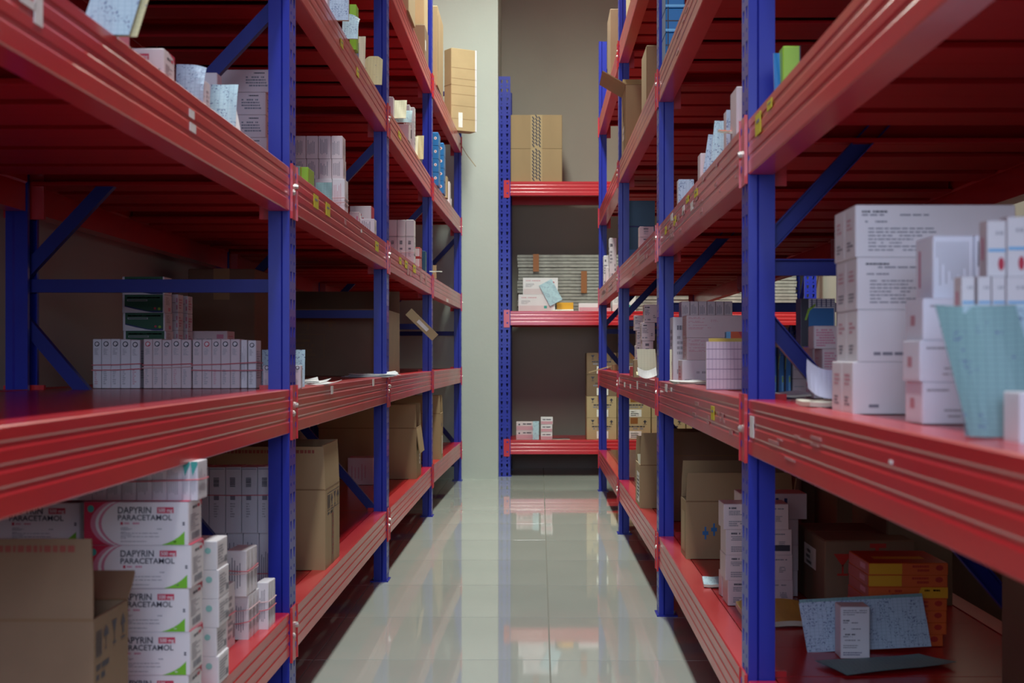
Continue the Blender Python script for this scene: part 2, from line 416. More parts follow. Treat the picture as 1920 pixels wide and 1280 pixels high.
end_rack, EB = rack('storage_rack', 'steel rack standing crosswise against the beige end wall', None,
                    [(-.2255, 9.2), (1.73, 9.2)], EZ, .60, (0, 1))

# ================================================================ builders for the goods on the shelves
VX, VY, FP = 1012.0, 670.0, 2700.0
def WX(px, Y): return (px-VX)*Y/FP
def WZ(py, Y): return EYE-(py-VY)*Y/FP
ORD = ['first', 'second', 'third', 'fourth', 'fifth', 'sixth', 'seventh', 'eighth', 'ninth', 'tenth', 'eleventh', 'twelfth']

def facept(face, w, d, h, u, v, e=.0004):
    if face == 'F': return (-w/2+u*w, -d/2-e, v*h)
    if face == 'R': return (w/2+e, -d/2+u*d, v*h)
    if face == 'L': return (-w/2-e, d/2-u*d, v*h)
    if face == 'B': return (w/2-u*w, d/2+e, v*h)
    if face == 'T': return (-w/2+u*w, -d/2+v*d, h+e)
def words(face, u0, v, u1, hv, m, seed, dens=.8):
    """one printed line: a run of word-sized bars"""
    r = random.Random(seed); out = []; u = u0; span = u1-u0
    while u < u1-.01*span:
        wl = span*r.uniform(.05, .16); wl = min(wl, u1-u)
        if r.random() < dens: out.append((face, u, v, u+wl, v+hv, m))
        u += wl + span*.022
    return out
def para(face, u0, v0, u1, v1, n, m, seed, fill=.55):
    out = []; st = (v1-v0)/n; r = random.Random(seed)
    for i in range(n):
        out += words(face, u0, v1-st*(i+1), u0+(u1-u0)*r.uniform(.45, 1), st*fill, m, seed*31+i, .95)
    return out
def barcode(face, u0, v0, u1, v1, m, seed=3, vertical=False):
    r = random.Random(seed); out = []; t = 0
    while t < 1:
        a = r.uniform(.03, .09)
        if vertical: out.append((face, u0, v0+(v1-v0)*t, u1, v0+(v1-v0)*min(1, t+a), m))
        else: out.append((face, u0+(u1-u0)*t, v0, u0+(u1-u0)*min(1, t+a), v1, m))
        t += a + r.uniform(.03, .06)
    return out
TXT = {}
def text_tris(s, bold):
    k = (s, bold)
    if k not in TXT:
        cu = bpy.data.curves.new('t', 'FONT'); cu.body = s; cu.size = 1; cu.offset = bold; cu.resolution_u = 3
        o = bpy.data.objects.new('t', cu); COL.objects.link(o)
        dg = bpy.context.evaluated_depsgraph_get(); me = bpy.data.meshes.new_from_object(o.evaluated_get(dg))
        vs = [tuple(v.co) for v in me.vertices]; fs = [tuple(p.vertices) for p in me.polygons]
        bpy.data.objects.remove(o); bpy.data.curves.remove(cu); bpy.data.meshes.remove(me)
        x0 = min(v[0] for v in vs); x1 = max(v[0] for v in vs); TXT[k] = ([((v[0]-x0)/(x1-x0), v[1]) for v in vs], fs, x1-x0)
    return TXT[k]
def apply_prints(mb, w, d, h, prints):
    for p in prints:
        if p[0] == 'poly':
            _, face, pts, m, lay = p; mb.poly([facept(face, w, d, h, u, v, .0004+lay*.0002) for u, v in pts], m)
        elif p[0] == 'text':
            _, face, s, u0, v0, u1, hv, m, bold = p     # fits the width u0..u1; cap height hv (fraction of h)
            vs, fs, L = text_tris(s, bold)
            P = [facept(face, w, d, h, u0+(u1-u0)*x, v0+hv*y/.70, .0010) for x, y in vs]
            mb.mesh(P, fs, m)
        else:
            face, a, b, c, e, m = p[:6]; lay = p[6] if len(p) > 6 else 0
            x = .0004+lay*.0002
            mb.poly([facept(face, w, d, h, a, b, x), facept(face, w, d, h, c, b, x), facept(face, w, d, h, c, e, x), facept(face, w, d, h, a, e, x)], m)

def st_text(ink='grey_ink', acc='ink', seed=1, side='R'):
    def f(w, d, h):
        p = words('F', .06, .80, .42, .07, acc, seed) + para('F', .06, .42, .62, .74, 4, ink, seed+1) + words('F', .06, .12, .5, .07, ink, seed+2)
        p += para('F', .70, .25, .93, .45, 2, ink, seed+5)
        p += para(side, .15, .25, .85, .85, 6, ink, seed+3)
        return p
    return f
def st_redtext(seed=1, side='L'):
    def f(w, d, h):
        p = []
        for k, v in enumerate((.88, .83, .71, .66, .53, .42, .37)): p += words('F', .03, v, (.10, .14, .12, .13, .16, .18, .15)[k]*1.9, .028, 'rose_ink', seed+k)
        p += words('F', .34, .76, .42, .03, 'rose_ink', seed+9) + words('F', .34, .70, .44, .03, 'rose_ink', seed+10)
        p += para(side, .2, .12, .8, .88, 9, 'rose_ink', seed+20)
        return p
    return f
def st_dapyrin(w, d, h):
    p = []
    # crimson left end with two pale arcs
    def arc(du, cu=.62, cv=.5, R=.60):
        pts = []
        for k in range(13):
            a = math.radians(136 + k*(224-136)/12); pts.append((du + cu + R*math.cos(a)*1.05, cv + .75*math.sin(a)))
        return [(max(0, u), min(1, max(0, v))) for u, v in pts]
    def left_of(pts): return [(0, 1)] + pts + [(0, 0)]
    def clip(pts): return pts
    for lay, (du, m) in enumerate(((.175, 'pink_ink'), (.148, 'white_card'), (.118, 'pink_ink'), (0.070, 'crimson_ink'))):
        pts = arc(du)
        n = len(pts)
        for i in range(n-1):
            a, b = pts[i], pts[i+1]
            if abs(a[1]-b[1]) < 1e-4: continue
            p.append(('poly', 'F', [(0, a[1]), (0, b[1]), b, a], m, lay))
    p.append(('poly', 'F', [(.03+.032*math.cos(t*PI/6)+.035, .84+.085*math.sin(t*PI/6)) for t in range(12)], 'teal_ink', 5))
    p.append(('text', 'F', 'DAPYRIN', .325, .735, .645, .15, 'ink', .012))
    p.append(('text', 'F', 'PARACETAMOL', .325, .575, .845, .125, 'ink', .012))
    p.append(('F', .70, .735, .86, .875, 'crimson_ink', 1))
    p.append(('text', 'F', '500 mg', .712, .765, .85, .085, 'white_card', .015))
    p.append(('F', .35, .465, .372, .535, 'crimson_ink', 1)); p += words('F', .385, .48, .56, .04, 'pink_ink', 4)
    for k, (v, e) in enumerate(((.40, .42), (.37, .46), (.345, .44), (.29, .40), (.265, .72), (.225, .46), (.185, .72), (.15, .40), (.075, .60))):
        p += words('F', .35, v, e, .013, 'grey_ink', 40+k, .95)
    p += words('F', .70, .36, .745, .02, 'grey_ink', 3)
    p += [('F', .945, .50, .967, .53, 'ink'), ('F', .945, .455, .967, .485, 'ink')]
    g = [(.74, 0), (.80, .045), (.86, .11), (.91, .19), (.955, .29), (.965, .32), (.965, 0)]
    for i in range(len(g)-2): p.append(('poly', 'F', [(g[i][0], 0), (g[i+1][0], 0), g[i+1], g[i]], 'green_ink', 0))
    p += words('F', .86, .055, .95, .035, 'white_card', 9, 1)[:3]
    # aisle-side end
    p += [('poly', 'R', [(.0, .985), (1, .985), (1, .80), (.85, .93), (.5, .975)], 'crimson_ink', 0)]
    p += words('R', .25, .80, .62, .06, 'ink', 6) + [('R', .66, .80, .86, .87, 'crimson_ink')]
    p += para('R', .15, .30, .80, .70, 8, 'pale_ink', 8) + barcode('R', .25, .08, .85, .24, 'grey_ink')
    p += [('T', 0, 0, 1, .98, 'crimson_ink', 0)]
    return p
def st_spine(seed=1, ring='ink'):
    def f(w, d, h):
        c = [(.5+.30*math.cos(t*PI/5), .90+.30*w/h*math.sin(t*PI/5)) for t in range(10)]
        i_ = [(.5+.20*math.cos(t*PI/5), .90+.20*w/h*math.sin(t*PI/5)) for t in range(10)]
        p = [('poly', 'F', c, ring, 0), ('poly', 'F', i_, 'white_card', 1), ('F', .55, .865, .72, .885, ring, 2)]
        p += para('F', .2, .68, .75, .82, 7, 'pale_ink', seed) + para('F', .2, .08, .6, .40, 8, 'rose_ink' if seed % 4 == 0 else 'pale_ink', seed+4)
        p += para('R', .1, .2, .9, .8, 12, 'pale_ink', seed+2)
        return p
    return f
def st_barcode(seed=1):
    def f(w, d, h):
        p = barcode('F', .28, .70, .62, .84, 'ink', seed, True) + [('F', .05, .965, .95, .975, 'grey_ink'), ('F', .30, .50, .62, .57, 'grey_ink')]
        p += para('F', .3, .24, .62, .47, 6, 'pale_ink', seed); p += para('R', .1, .3, .9, .8, 8, 'pale_ink', seed)
        return p
    return f
def st_vert(seed=1, ink='grey_ink'):
    def f(w, d, h):
        p = []; r = random.Random(seed)
        for k in range(5):
            u = .14+.13*k; p += [('F', u, .15+r.uniform(0, .1), u+.045, .88-r.uniform(0, .25), ink)]
        for k in range(4):
            u = .18+.17*k; p += [('R', u, .15+r.uniform(0, .1), u+.05, .85-r.uniform(0, .3), 'pale_ink'), ('L', u, .15+r.uniform(0, .1), u+.05, .85-r.uniform(0, .3), 'pale_ink')]
        return p
    return f
def st_dot(seed=1):
    def f(w, d, h):
        c = [(.72+.095*math.cos(t*PI/6), .66+.095*w/h*math.sin(t*PI/6)) for t in range(12)]
        p = [('poly', 'F', c, 'pale_teal_ink', 0), ('F', .2, .28, .42, .48, 'ink'), ('F', .2, .52, .30, .6, 'red_ink')]
        p += para('R', .08, .15, .92, .85, 7, 'pale_ink', seed) + barcode('R', .7, .12, .95, .35, 'grey_ink', seed)
        return p
    return f
def st_green(w, d, h):
    p = [('F', .06, .10, .965, 1, 'dark_green_card', 0), ('poly', 'F', [(.965, .10), (.965, .02), (.72, .02), (.5, .10)], 'deep_blue_ink', 1),
         ('poly', 'F', [(.06, .34), (.06, .10), (.52, .10), (.30, .20)], 'white_card', 1), ('poly', 'F', [(.06, .40), (.06, .34), (.30, .20), (.52, .10), (.60, .10), (.34, .25)], 'deep_blue_ink', 2)]
    p += words('F', .12, .80, .92, .075, 'pale_ink', 5, 1) + [('F', .12, .64, .60, .74, 'pale_ink', 1), ('F', .14, .665, .58, .715, 'dark_green_card', 2)]
    p += [('poly', 'F', [(.88+.035*math.cos(t*PI/4), .22+.08*math.sin(t*PI/4)) for t in range(8)], 'lime_card', 2)]
    p += [('poly', 'F', [(.78+.03*math.cos(t*PI/4), .24+.07*math.sin(t*PI/4)) for t in range(8)], 'red_ink', 2)]
    p += para('R', .2, .45, .8, .9, 5, 'pale_ink', 3) + [('R', .5, .1, .8, .3, 'pink_ink')]
    return p
def st_pinkend(seed=1):
    def f(w, d, h):
        return words('F', .1, .5, .6, .06, 'pale_ink', seed) + [('F', .72, .15, .9, .4, 'pink_ink'), ('F', .72, .55, .9, .8, 'pink_ink')] + para('R', .15, .2, .85, .8, 4, 'pink_ink', seed) + para('L', .15, .2, .85, .8, 4, 'pink_ink', seed)
    return f
def st_orange(seed, kind):
    def f(w, d, h):
        if kind == 0:
            p = [('F', 0.005, .06, .42, .96, 'yellow_card', 0)] + words('F', .55, .62, .76, .2, 'red_card', seed) + words('F', .60, .28, .76, .2, 'red_card', seed+1) + [('poly', 'F', [(.89+.05*math.cos(t*PI/4), .6+.25*math.sin(t*PI/4)) for t in range(8)], 'red_card', 1)]
        else:
            p = [('poly', 'F', [(.60, .06), (.995, .06), (.995, .96), (.66, .96)], 'yellow_card', 0)] + words('F', .70, .62, .94, .16, 'ink', seed) + words('F', .25, .55, .42, .2, 'red_card', seed+1) + words('F', .25, .22, .48, .2, 'red_card', seed+2)
        p += [('L', .02, .05, .98, .95, 'red_card', 0), ('L', .60, .3, .85, .75, 'pink_ink', 1), ('T', .02, .02, .98, .98, 'red_card', 0), ('T', .15, .3, .8, .5, 'yellow_card', 1)]
        return p
    return f
def st_plaque(seed, plaque=False):
    def f(w, d, h):
        p = words('F', .08, .80, .22, .07, 'ink', seed) + para('F', .08, .56, .34, .76, 3, 'grey_ink', seed+1) + para('F', .08, .12, .34, .36, 3, 'grey_ink', seed+2)
        p += words('F', .72, .78, .93, .05, 'grey_ink', seed+3) + para('F', .80, .30, .92, .55, 4, 'grey_ink', seed+4)
        if plaque: p += [('F', .72, .14, .97, .38, 'ink', 1)] + words('F', .78, .24, .9, .05, 'pale_ink', 2)
        return p
    return f
def st_big(seed):
    def f(w, d, h):
        if seed % 2:
            p = words('F', .04, .85, .20, .035, 'ink', seed) + words('F', .04, .79, .55, .028, 'grey_ink', seed+1) + words('F', .06, .66, .20, .03, 'grey_ink', seed+2) + para('F', .08, .12, .55, .60, 7, 'grey_ink', seed+3, .35)
        else:
            p = words('F', .32, .68, .62, .04, 'pale_ink', seed) + words('F', .45, .46, .6, .05, 'grey_ink', seed+1) + words('F', .45, .36, .6, .07, 'ink', seed+2) + words('F', .10, .12, .62, .06, 'grey_ink', seed+3)
            p += barcode('F', .52, .56, .60, .66, 'pale_ink')
        p += para('L', .25, .55, .8, .80, 3, 'rose_ink', seed+4) + para('L', .25, .15, .8, .35, 3, 'grey_ink', seed+5)
        return p
    return f
def st_bluestripe(w, d, h):
    c = [(.72+.16*math.cos(t*PI/6), .22+.12*math.sin(t*PI/6)) for t in range(12)]
    return [('F', .05, .44, .95, .49, 'sky_ink', 0), ('poly', 'F', c, 'red_ink', 1), ('L', 0, .0, 1, 1, 'pink_white_card', 0), ('L', .3, .3, .6, .7, 'pink_ink', 1)] + words('F', .45, .74, .9, .06, 'pale_ink', 4)
def st_bluecurve(w, d, h):
    p = [('F', .0, 0, .22, 1, 'ink', 0), ('F', .22, .04, .96, .80, 'blue_card', 0)]
    p += [('poly', 'F', [(.10, .55), (.2, .78), (.42, .90), (.42, .84), (.26, .75), (.16, .55)], 'lime_card', 2)]
    p += [('F', .62, .10, .90, .42, 'sky_ink', 1), ('F', .70, .28, .88, .40, 'lime_card', 2)]
    for k in range(5): p.append(('F', .3+.14*k, .82, .33+.14*k, .99, 'deep_blue_ink', 2))
    for k in range(4): p.append(('F', .25, .83+.04*k, .98, .84+.04*k, 'deep_blue_ink', 2))
    p += [('L', 0, 0, 1, 1, 'deep_blue_ink', 0)]
    return p
def st_bluedot(w, d, h):
    c = [(.72+.14*math.cos(t*PI/4), .55+.12*math.sin(t*PI/4)) for t in range(8)]
    return [('poly', 'F', c, 'white_card', 0), ('F', .68, .50, .76, .60, 'red_ink', 1)] + para('R', .2, .3, .8, .7, 3, 'sky_ink', 4)
def st_colour(w, d, h):
    return [('F', .18, 0, .78, 1, 'orange_card', 0), ('poly', 'F', [(.5, 1), (.62, 1), (.9, .1), (.78, .1)], 'red_ink', 1), ('F', .0, 0, .18, 1, 'sky_ink', 0)]
def st_white(seed=1):
    def f(w, d, h): return words('F', .1, .78, .6, .05, 'pale_ink', seed) + words('F', .45, .30, .9, .04, 'pale_ink', seed+1) + words('F', .5, .16, .9, .04, 'pale_ink', seed+2) + [('L', .3, .35, .55, .6, 'rose_ink', 0)]
    return f
def st_endtop(w, d, h):
    return words('F', .08, .80, .5, .05, 'rose_ink', 3) + para('F', .08, .45, .35, .68, 4, 'pale_ink', 6) + [('F', .70, .18, .78, .34, 'teal_ink', 0), ('poly', 'F', [(.87+.03*math.cos(t*PI/4), .72+.06*math.sin(t*PI/4)) for t in range(8)], 'red_ink', 0), ('F', .02, .02, .98, .35, 'pink_white_card', -1)]
def st_none(w, d, h): return []

MC = {}
def pack(name, label, cat, px0, px1, top, Y, z, d, body='white_card', style=None, group=None, rz=0.0, key=None, h=None, dx=0.0, loose=0.0):
    """a small folded-card box whose front face spans px0..px1 at distance Y, standing on z"""
    w = abs(WX(px1, Y)-WX(px0, Y)); hh = h if h is not None else WZ(top, Y)-z
    k = (round(w, 3), round(d, 3), round(hh, 3), body, key if key is not None else id(style))
    if k not in MC:
        mb = MB(); mb.cbox(w, d, hh, min(.005 if body == 'blue_card' else .0012, w*.06), body)
        # tucked end flaps: a slightly proud panel on each end with the slot of the lid above it
        fw = 'kraft_edge' if body.startswith('kraft') else body
        for s in (-1, 1):
            mb.box(s*w/2 - (.00015 if s < 0 else .0001), -d/2+.004, .002, s*w/2 + (.0001 if s < 0 else .00015)*1, d/2-.004, hh-.0035, fw)
        if style: apply_prints(mb, w, d, hh, [q for q in style(w, d, hh)])
        MC[k] = mb.data(name)
    x = (WX(px0, Y)+WX(px1, Y))/2 + dx
    o = put(name, MC[k], None, (x, Y+d/2, z), rz)
    tag(o, label, cat, group); return o, hh
def band(label, x0, x1, y0, y1, z, m='rubber_pink', r=.0011, tilt=0.0, group=None):
    e = .0016; x0 -= e; x1 += e; y0 -= e; y1 += e
    P = [(x0, y0, z), ((x0+x1)/2, y0, z-.001+tilt*.5), (x1, y0, z+tilt), (x1, (y0+y1)/2, z+tilt-.001), (x1, y1, z+tilt*.7), (x0, y1, z)]
    c = Vector(((x0+x1)/2, (y0+y1)/2, z)); mb = MB(); mb.tube([Vector(p)-c for p in P], r, m, 5, True)
    o = mb.build('rubber_band', None, c); tag(o, label, 'rubber band', group); return o
def sheet(name, label, cat, w, h, m, loc, rot, bend=0.0, bendx=0.0, curl=0.0, th=.0008, shear=0.0, group=None, back=None, corner=0.0):
    """a sheet of paper or card: local x = width, y = height from its lower edge, bent as it is in the photo"""
    nx, ny = 8, 8; mb = MB(); top = []; bot = []
    for j in range(ny+1):
        for i in range(nx+1):
            a = i/nx-.5; b = j/ny
            xx = a*w + shear*b*h; yy = b*h
            if corner and j == ny: yy -= corner*(abs(a)*2)**4
            zz = bend*b*b + bendx*(a*a*4) + curl*max(0, a+b-.9)**2*4 + .0006*math.sin(9*a+5*b)
            top.append((xx, yy, zz+th/2)); bot.append((xx, yy, zz-th/2))
    n = nx+1; fs = []; fb = []
    for j in range(ny):
        for i in range(nx):
            q = (j*n+i, j*n+i+1, (j+1)*n+i+1, (j+1)*n+i); fs.append(q); fb.append(tuple(reversed(q)))
    mb.mesh(top, fs, m); mb.mesh(bot, fb, back or m)
    rim = [i for i in range(n)] + [j*n+nx for j in range(1, n)] + [nx*n+i for i in range(nx-1, -1, -1)] + [j*n for j in range(ny-1, 0, -1)]
    for a, b in zip(rim, rim[1:]+rim[:1]): mb.poly([bot[a], bot[b], top[b], top[a]], 'paper_edge' if th > .0015 else m)
    o = mb.build(name, None, loc); o.rotation_euler = rot; tag(o, label, cat, group); return o
def stand(name, label, cat, px0, px1, top, Y, z, m, lean=8, **k):
    """a sheet standing on its lower edge at distance Y, leaning back by 'lean' degrees"""
    w = WX(px1, Y)-WX(px0, Y); hh = (WZ(top, Y)-z)/math.cos(math.radians(lean)); rz = k.pop('rz', 0.0)
    return sheet(name, label, cat, w, hh, m, ((WX(px0, Y)+WX(px1, Y))/2, Y, z+.0006), (math.radians(90-lean), 0, rz), **k)

ICON = {
 'arrow': [[(.5, 1), (0, .55), (1, .55)], [(.35, .55), (.35, .2), (.65, .2), (.65, .55)], [(.1, .08), (.1, 0), (.9, 0), (.9, .08)]],
 'glass': [[(0, 1), (1, 1), (.5, .42)], [(.45, .5), (.45, .1), (.55, .1), (.55, .5)], [(.2, .1), (.2, 0), (.8, 0), (.8, .1)]],
 'umbrella': [[(0, .55), (.12, .8), (.5, 1), (.88, .8), (1, .55)], [(.46, .55), (.46, .05), (.54, .05), (.54, .55)], [(.3, .12), (.3, 0), (.54, 0), (.54, .08)]],
 'cross': [[(.35, 0), (.65, 0), (.65, 1), (.35, 1)], [(0, .35), (.35, .35), (.35, .65), (0, .65)], [(.65, .35), (1, .35), (1, .65), (.65, .65)]],
 'bars': [[(0, 0), (.14, 0), (.14, 1), (0, 1)], [(.28, 0), (.42, 0), (.42, 1), (.28, 1)], [(.56, 0), (.70, 0), (.70, 1), (.56, 1)], [(.84, 0), (1, 0), (1, 1), (.84, 1)]],
}
def icon(face, nm, u, v, du, dv, m): return [('poly', face, [(u+a*du, v+b*dv) for a, b in pg], m, 1) for pg in ICON[nm]]
def carton(label, x, y, z, w, d, h, flaps=None, prints=None, body='kraft', rz=0.0, closed=False, tape='F', group=None, tapemat='clear_tape', name='cardboard_carton', t=.004, band_=None, redtop=False):
    """a corrugated carton: body with real walls; flaps {side: (length, angle out from vertical)}; tape over the closed top"""
    root = empty(name, (x, y, z), rz); tag(root, label, 'carton', group)
    mb = MB(); a, b = w/2, d/2
    if closed:
        mb.cbox(w, d, h, .003, body); mb.box(-a+.003, -.0008, h-.0005, a-.003, .0008, h+.0004, 'kraft_edge')
    else:
        mb.box(-a, -b, 0, a, b, t, body)
        mb.box(-a, -b, t, a, -b+t, h, body); mb.box(-a, b-t, t, a, b, h, body)
        mb.box(-a, -b+t, t, -a+t, b-t, h, body); mb.box(a-t, -b+t, t, a, b-t, h, body)
        for s in (-1, 1):       # scored crease a little below the rim
            mb.box(-a, s*b-(.0003 if s < 0 else -.0), h-.002, a, s*b+(.0 if s < 0 else .0003), h, 'kraft_edge')
    if prints: apply_prints(mb, w, d, h, prints)
    mb.build('body', root)
    if flaps:
        for sd, (ln, ang) in flaps.items():
            L = w if sd in 'FB' else d
            fm = MB(); c = .005
            fm.prism([(-L/2+.001, 0), (L/2-.001, 0), (L/2-c*.4, ln*.5), (L/2-c, ln), (-L/2+c, ln), (-L/2+c*.4, ln*.5)], 'y', -t/2, t/2, body)
            fm.box(-L/2+.002, -t/2-.0003, -.0015, L/2-.002, t/2+.0003, .0015, 'kraft_edge')
            if sd == 'F' and redtop:
                q_ = MB(); rr_ = random.Random(3); xx = -L/2+.04
                while xx < L/2-.03:
                    ll = rr_.uniform(.003, .009); fm.poly([(xx, -t/2-.0004, ln-.016), (xx+ll, -t/2-.0004, ln-.016), (xx+ll, -t/2-.0004, ln-.008), (xx, -t/2-.0004, ln-.008)], 'faint_red_ink'); xx += ll+.0025
            zr = {'F': 0, 'R': PI/2, 'B': PI, 'L': -PI/2}[sd]
            off = {'F': (0, -b+t/2), 'B': (0, b-t/2), 'R': (a-t/2, 0), 'L': (-a+t/2, 0)}[sd]
            M = Matrix.Translation((off[0], off[1], h)) @ Matrix.Rotation(zr, 4, 'Z') @ Matrix.Rotation(math.radians(ang), 4, 'X')
            fm.build('flap', root, M=M)
    if closed and tape:
        tm = MB(); s = .024
        tm.box(-s, -b-.0008, h*.72, s, -b+.0001, h, tapemat); tm.box(-s, -b-.0008, h-.0002, s, b+.0008, h+.0008, tapemat)
        if band_: tm = MB(); tm.box(-band_, -b-.0008, 0, band_, -b+.0001, h, tapemat); tm.box(-band_, -b-.0008, h-.0002, band_, b+.0008, h+.0008, tapemat)
        tm.build('packing_tape', root)
    return root
def sticker(beams, key, sg, px, py, wp, hp, m, Xp, name='label_sticker'):
    """a sticker on a beam's face; sg -1 for the left rack, +1 for the right"""
    bo = beams[key]; Y = abs(Xp)*FP/abs(px-VX); P = Vector((sg*abs(Xp), Y, WZ(py, Y)))
    SC.view_layers[0].update() if not hasattr(sticker, 'done') else None
    sticker.done = True
    L = bo.matrix_world.inverted() @ P
    wm = wp*Y*Y/(abs(Xp)*FP); hm = min(hp*Y/FP, BH*.8)
    mb = MB(); mb.box(-wm/2, -.0011, -hm/2, wm/2, -.0002, hm/2, m); 
    if m == 'sticker_yellow': mb.box(-wm*.28, -.0014, hm*.05, wm*.28, -.0010, hm*.2, 'grey_ink')
    put(name, mb.data(name), bo, M=Matrix.Translation((L.x, 0, max(-BH+hm/2+.002, min(-hm/2-.001, L.z)))))

# ================================================================ LEFT RACK, lowest shelf
z1, z2, z3, z4, z5 = LZ
DAP = 'paracetamol boxes with crimson ends'
hD = .0626; YD = 2.08
for k in range(5):
    dxk = (0.0, .0035, .001, .002, 0)[4-k] if k else 0
    pos = ['bottom', 'second from bottom', 'middle', 'second from top', 'topmost'][k]
    pack('medicine_box', f'{pos} crimson-ended paracetamol box in the aisle-side stack, lowest left shelf', 'medicine box', 158, 353, None, YD, z1+k*hD, .081, 'white_card', st_dapyrin, DAP, key='dap', h=hD-.0004, dx=dxk, rz=(.0, .004, -.006, .008, 0)[k])
for k in range(5):
    pos = ['bottom', 'second from bottom', 'middle', 'second from top', 'topmost'][k]
    pack('medicine_box', f'{pos} crimson-ended paracetamol box in the inner stack, lowest left shelf', 'medicine box', -46, 150, None, 2.105, z1+k*(hD-.0008), .081, 'white_card', st_dapyrin, DAP, key='dap', h=hD-.0012)
zt = z1+5*hD
edges = [118, 146, 173, 200, 228, 256, 285, 313, 342, 357, 371]
for k in range(10):
    r = random.Random(k)
    tl = k >= 8
    o, _ = pack('medicine_box', f'{ORD[k]} slim box from the left in the banded row on the paracetamol boxes', 'medicine box', edges[k], edges[k+1]-.5, None, 2.10, zt, .060, 'white_card_b',
         st_vert(k, 'pale_ink'), 'slim white boxes on the paracetamol stack', key='tv%d' % (k % 3) + ('t' if tl else ''), h=.053+r.uniform(-.001, .001)+(.003 if tl else 0), rz=-.0)
    if tl:
        mb = MB(); w = abs(WX(edges[k+1]-.5, 2.1)-WX(edges[k], 2.1)); hh = .0567
        mb.poly([facept('F', w, .06, hh, u, v, .0006) for u, v in ((.3, .62), (.98, .90), (.98, .99), (.02, .99))], 'teal_ink'); mb.build('printed_corner', o)
band('long pink rubber band round the row of slim boxes on top', WX(118, 2.10), WX(371, 2.10), 2.10, 2.16, zt+.026, tilt=.004)
# open carton in front
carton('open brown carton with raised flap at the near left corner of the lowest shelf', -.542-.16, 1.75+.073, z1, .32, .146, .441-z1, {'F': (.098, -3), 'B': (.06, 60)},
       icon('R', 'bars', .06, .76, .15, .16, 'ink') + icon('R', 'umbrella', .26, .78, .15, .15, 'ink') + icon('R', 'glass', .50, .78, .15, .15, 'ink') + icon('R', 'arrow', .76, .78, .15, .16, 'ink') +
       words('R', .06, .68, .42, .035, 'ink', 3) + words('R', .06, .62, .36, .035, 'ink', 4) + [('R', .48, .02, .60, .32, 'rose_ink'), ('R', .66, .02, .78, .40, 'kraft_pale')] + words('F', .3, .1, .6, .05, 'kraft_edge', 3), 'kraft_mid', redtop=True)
for k in range(5):
    pos = ['bottom', 'second from bottom', 'middle', 'second from top', 'topmost'][k]
    pack('medicine_box', f'{pos} small white box with green dot, stacked right of the paracetamol boxes', 'medicine box', 345, (410, 406, 410, 410, 407)[k], None, 2.29, z1+k*.0459, .075, 'white_card', st_dot(k), 'small white boxes with a green dot', key='dot%d' % k, h=.0456)
pack('medicine_box', 'slim upright white box standing alone beside the green-dotted stack', 'medicine box', 408, 426, None, 2.56, z1, .065, 'white_card', st_dot(7), h=.114)
band('pink rubber band round the slim upright box beside the green-dotted stack', WX(408, 2.56), WX(426, 2.56), 2.56, 2.625, z1+.055, tilt=.006)
GB = 'white boxes held in bundles by rubber bands'
def bundle(lab, px0, px1, Y, z, d, h, n, bands, seed, ink='grey_ink', bm='rubber_pale'):
    w = (WX(px1, Y)-WX(px0, Y)); dd = d/n
    for k in range(n):
        o, _ = pack('medicine_box', f'{["nearest", "second", "third"][k]} white box in {lab}', 'medicine box', px0, px1, None, Y, z, dd-.0006, 'white_card', st_vert(seed, ink), GB, key='b%d' % seed, h=h-.001*k, rz=0)
        o.location.y = Y + dd*(k+.5)
    for i, (zz, tl) in enumerate(bands):
        band(f'{["lower", "upper"][i] if len(bands) > 1 else "single"} rubber band round {lab}', WX(px0, Y), WX(px1, Y), Y, Y+d, z+zz, m=('rubber_pale', 'rubber_pink')[(seed+i) % 2], tilt=tl)
bundle('the lower bundle near the front upright', 434, 466, 2.66, z1, .10, .082, 3, [(.028, .006), (.052, .004)], 11)
bundle('the bundle resting on top of another near the upright', 424, 462, 2.64, z1+.083, .10, .084, 3, [(.040, .003), (.048, -.002)], 12)
bundle('the bundle closest to the front upright', 481, 503, 2.76, z1, .073, .090, 3, [(.035, .004), (.052, .002)], 13)
stand('stock_card', 'small white card standing behind the green-dotted stack', 'card', 381, 398, 966, 2.50, z1+.0459*5, 'plain_paper', lean=4) if False else None
# barcoded boxes behind the first upright
ed = [362, 392, 423, 453, 483, 513]
for k in range(5):
    pack('medicine_box', f'{ORD[k]} tall white box with barcode from the left, upper row behind the first upright', 'medicine box', ed[k], ed[k+1]-1, None, 3.10, z1+.1432, .07, 'white_card_b', st_barcode(k), 'tall barcoded boxes', key='bc%d' % k, h=.1424-.0005*(k % 2))
    pack('medicine_box', f'{ORD[k]} tall white box with barcode from the left, lower row behind the first upright', 'medicine box', ed[k]+3, ed[k+1]+2, None, 3.11, z1, .07, 'white_card_b', st_vert(20+k, 'grey_ink'), 'tall barcoded boxes', key='bd%d' % k, h=.1430)
band('pink rubber band round the upper barcoded row', WX(362, 3.10), WX(513, 3.10), 3.10, 3.17, z1+.1432+.082)
band('pink rubber band round the lower barcoded row', WX(365, 3.11), WX(515, 3.11), 3.11, 3.18, z1+.055)
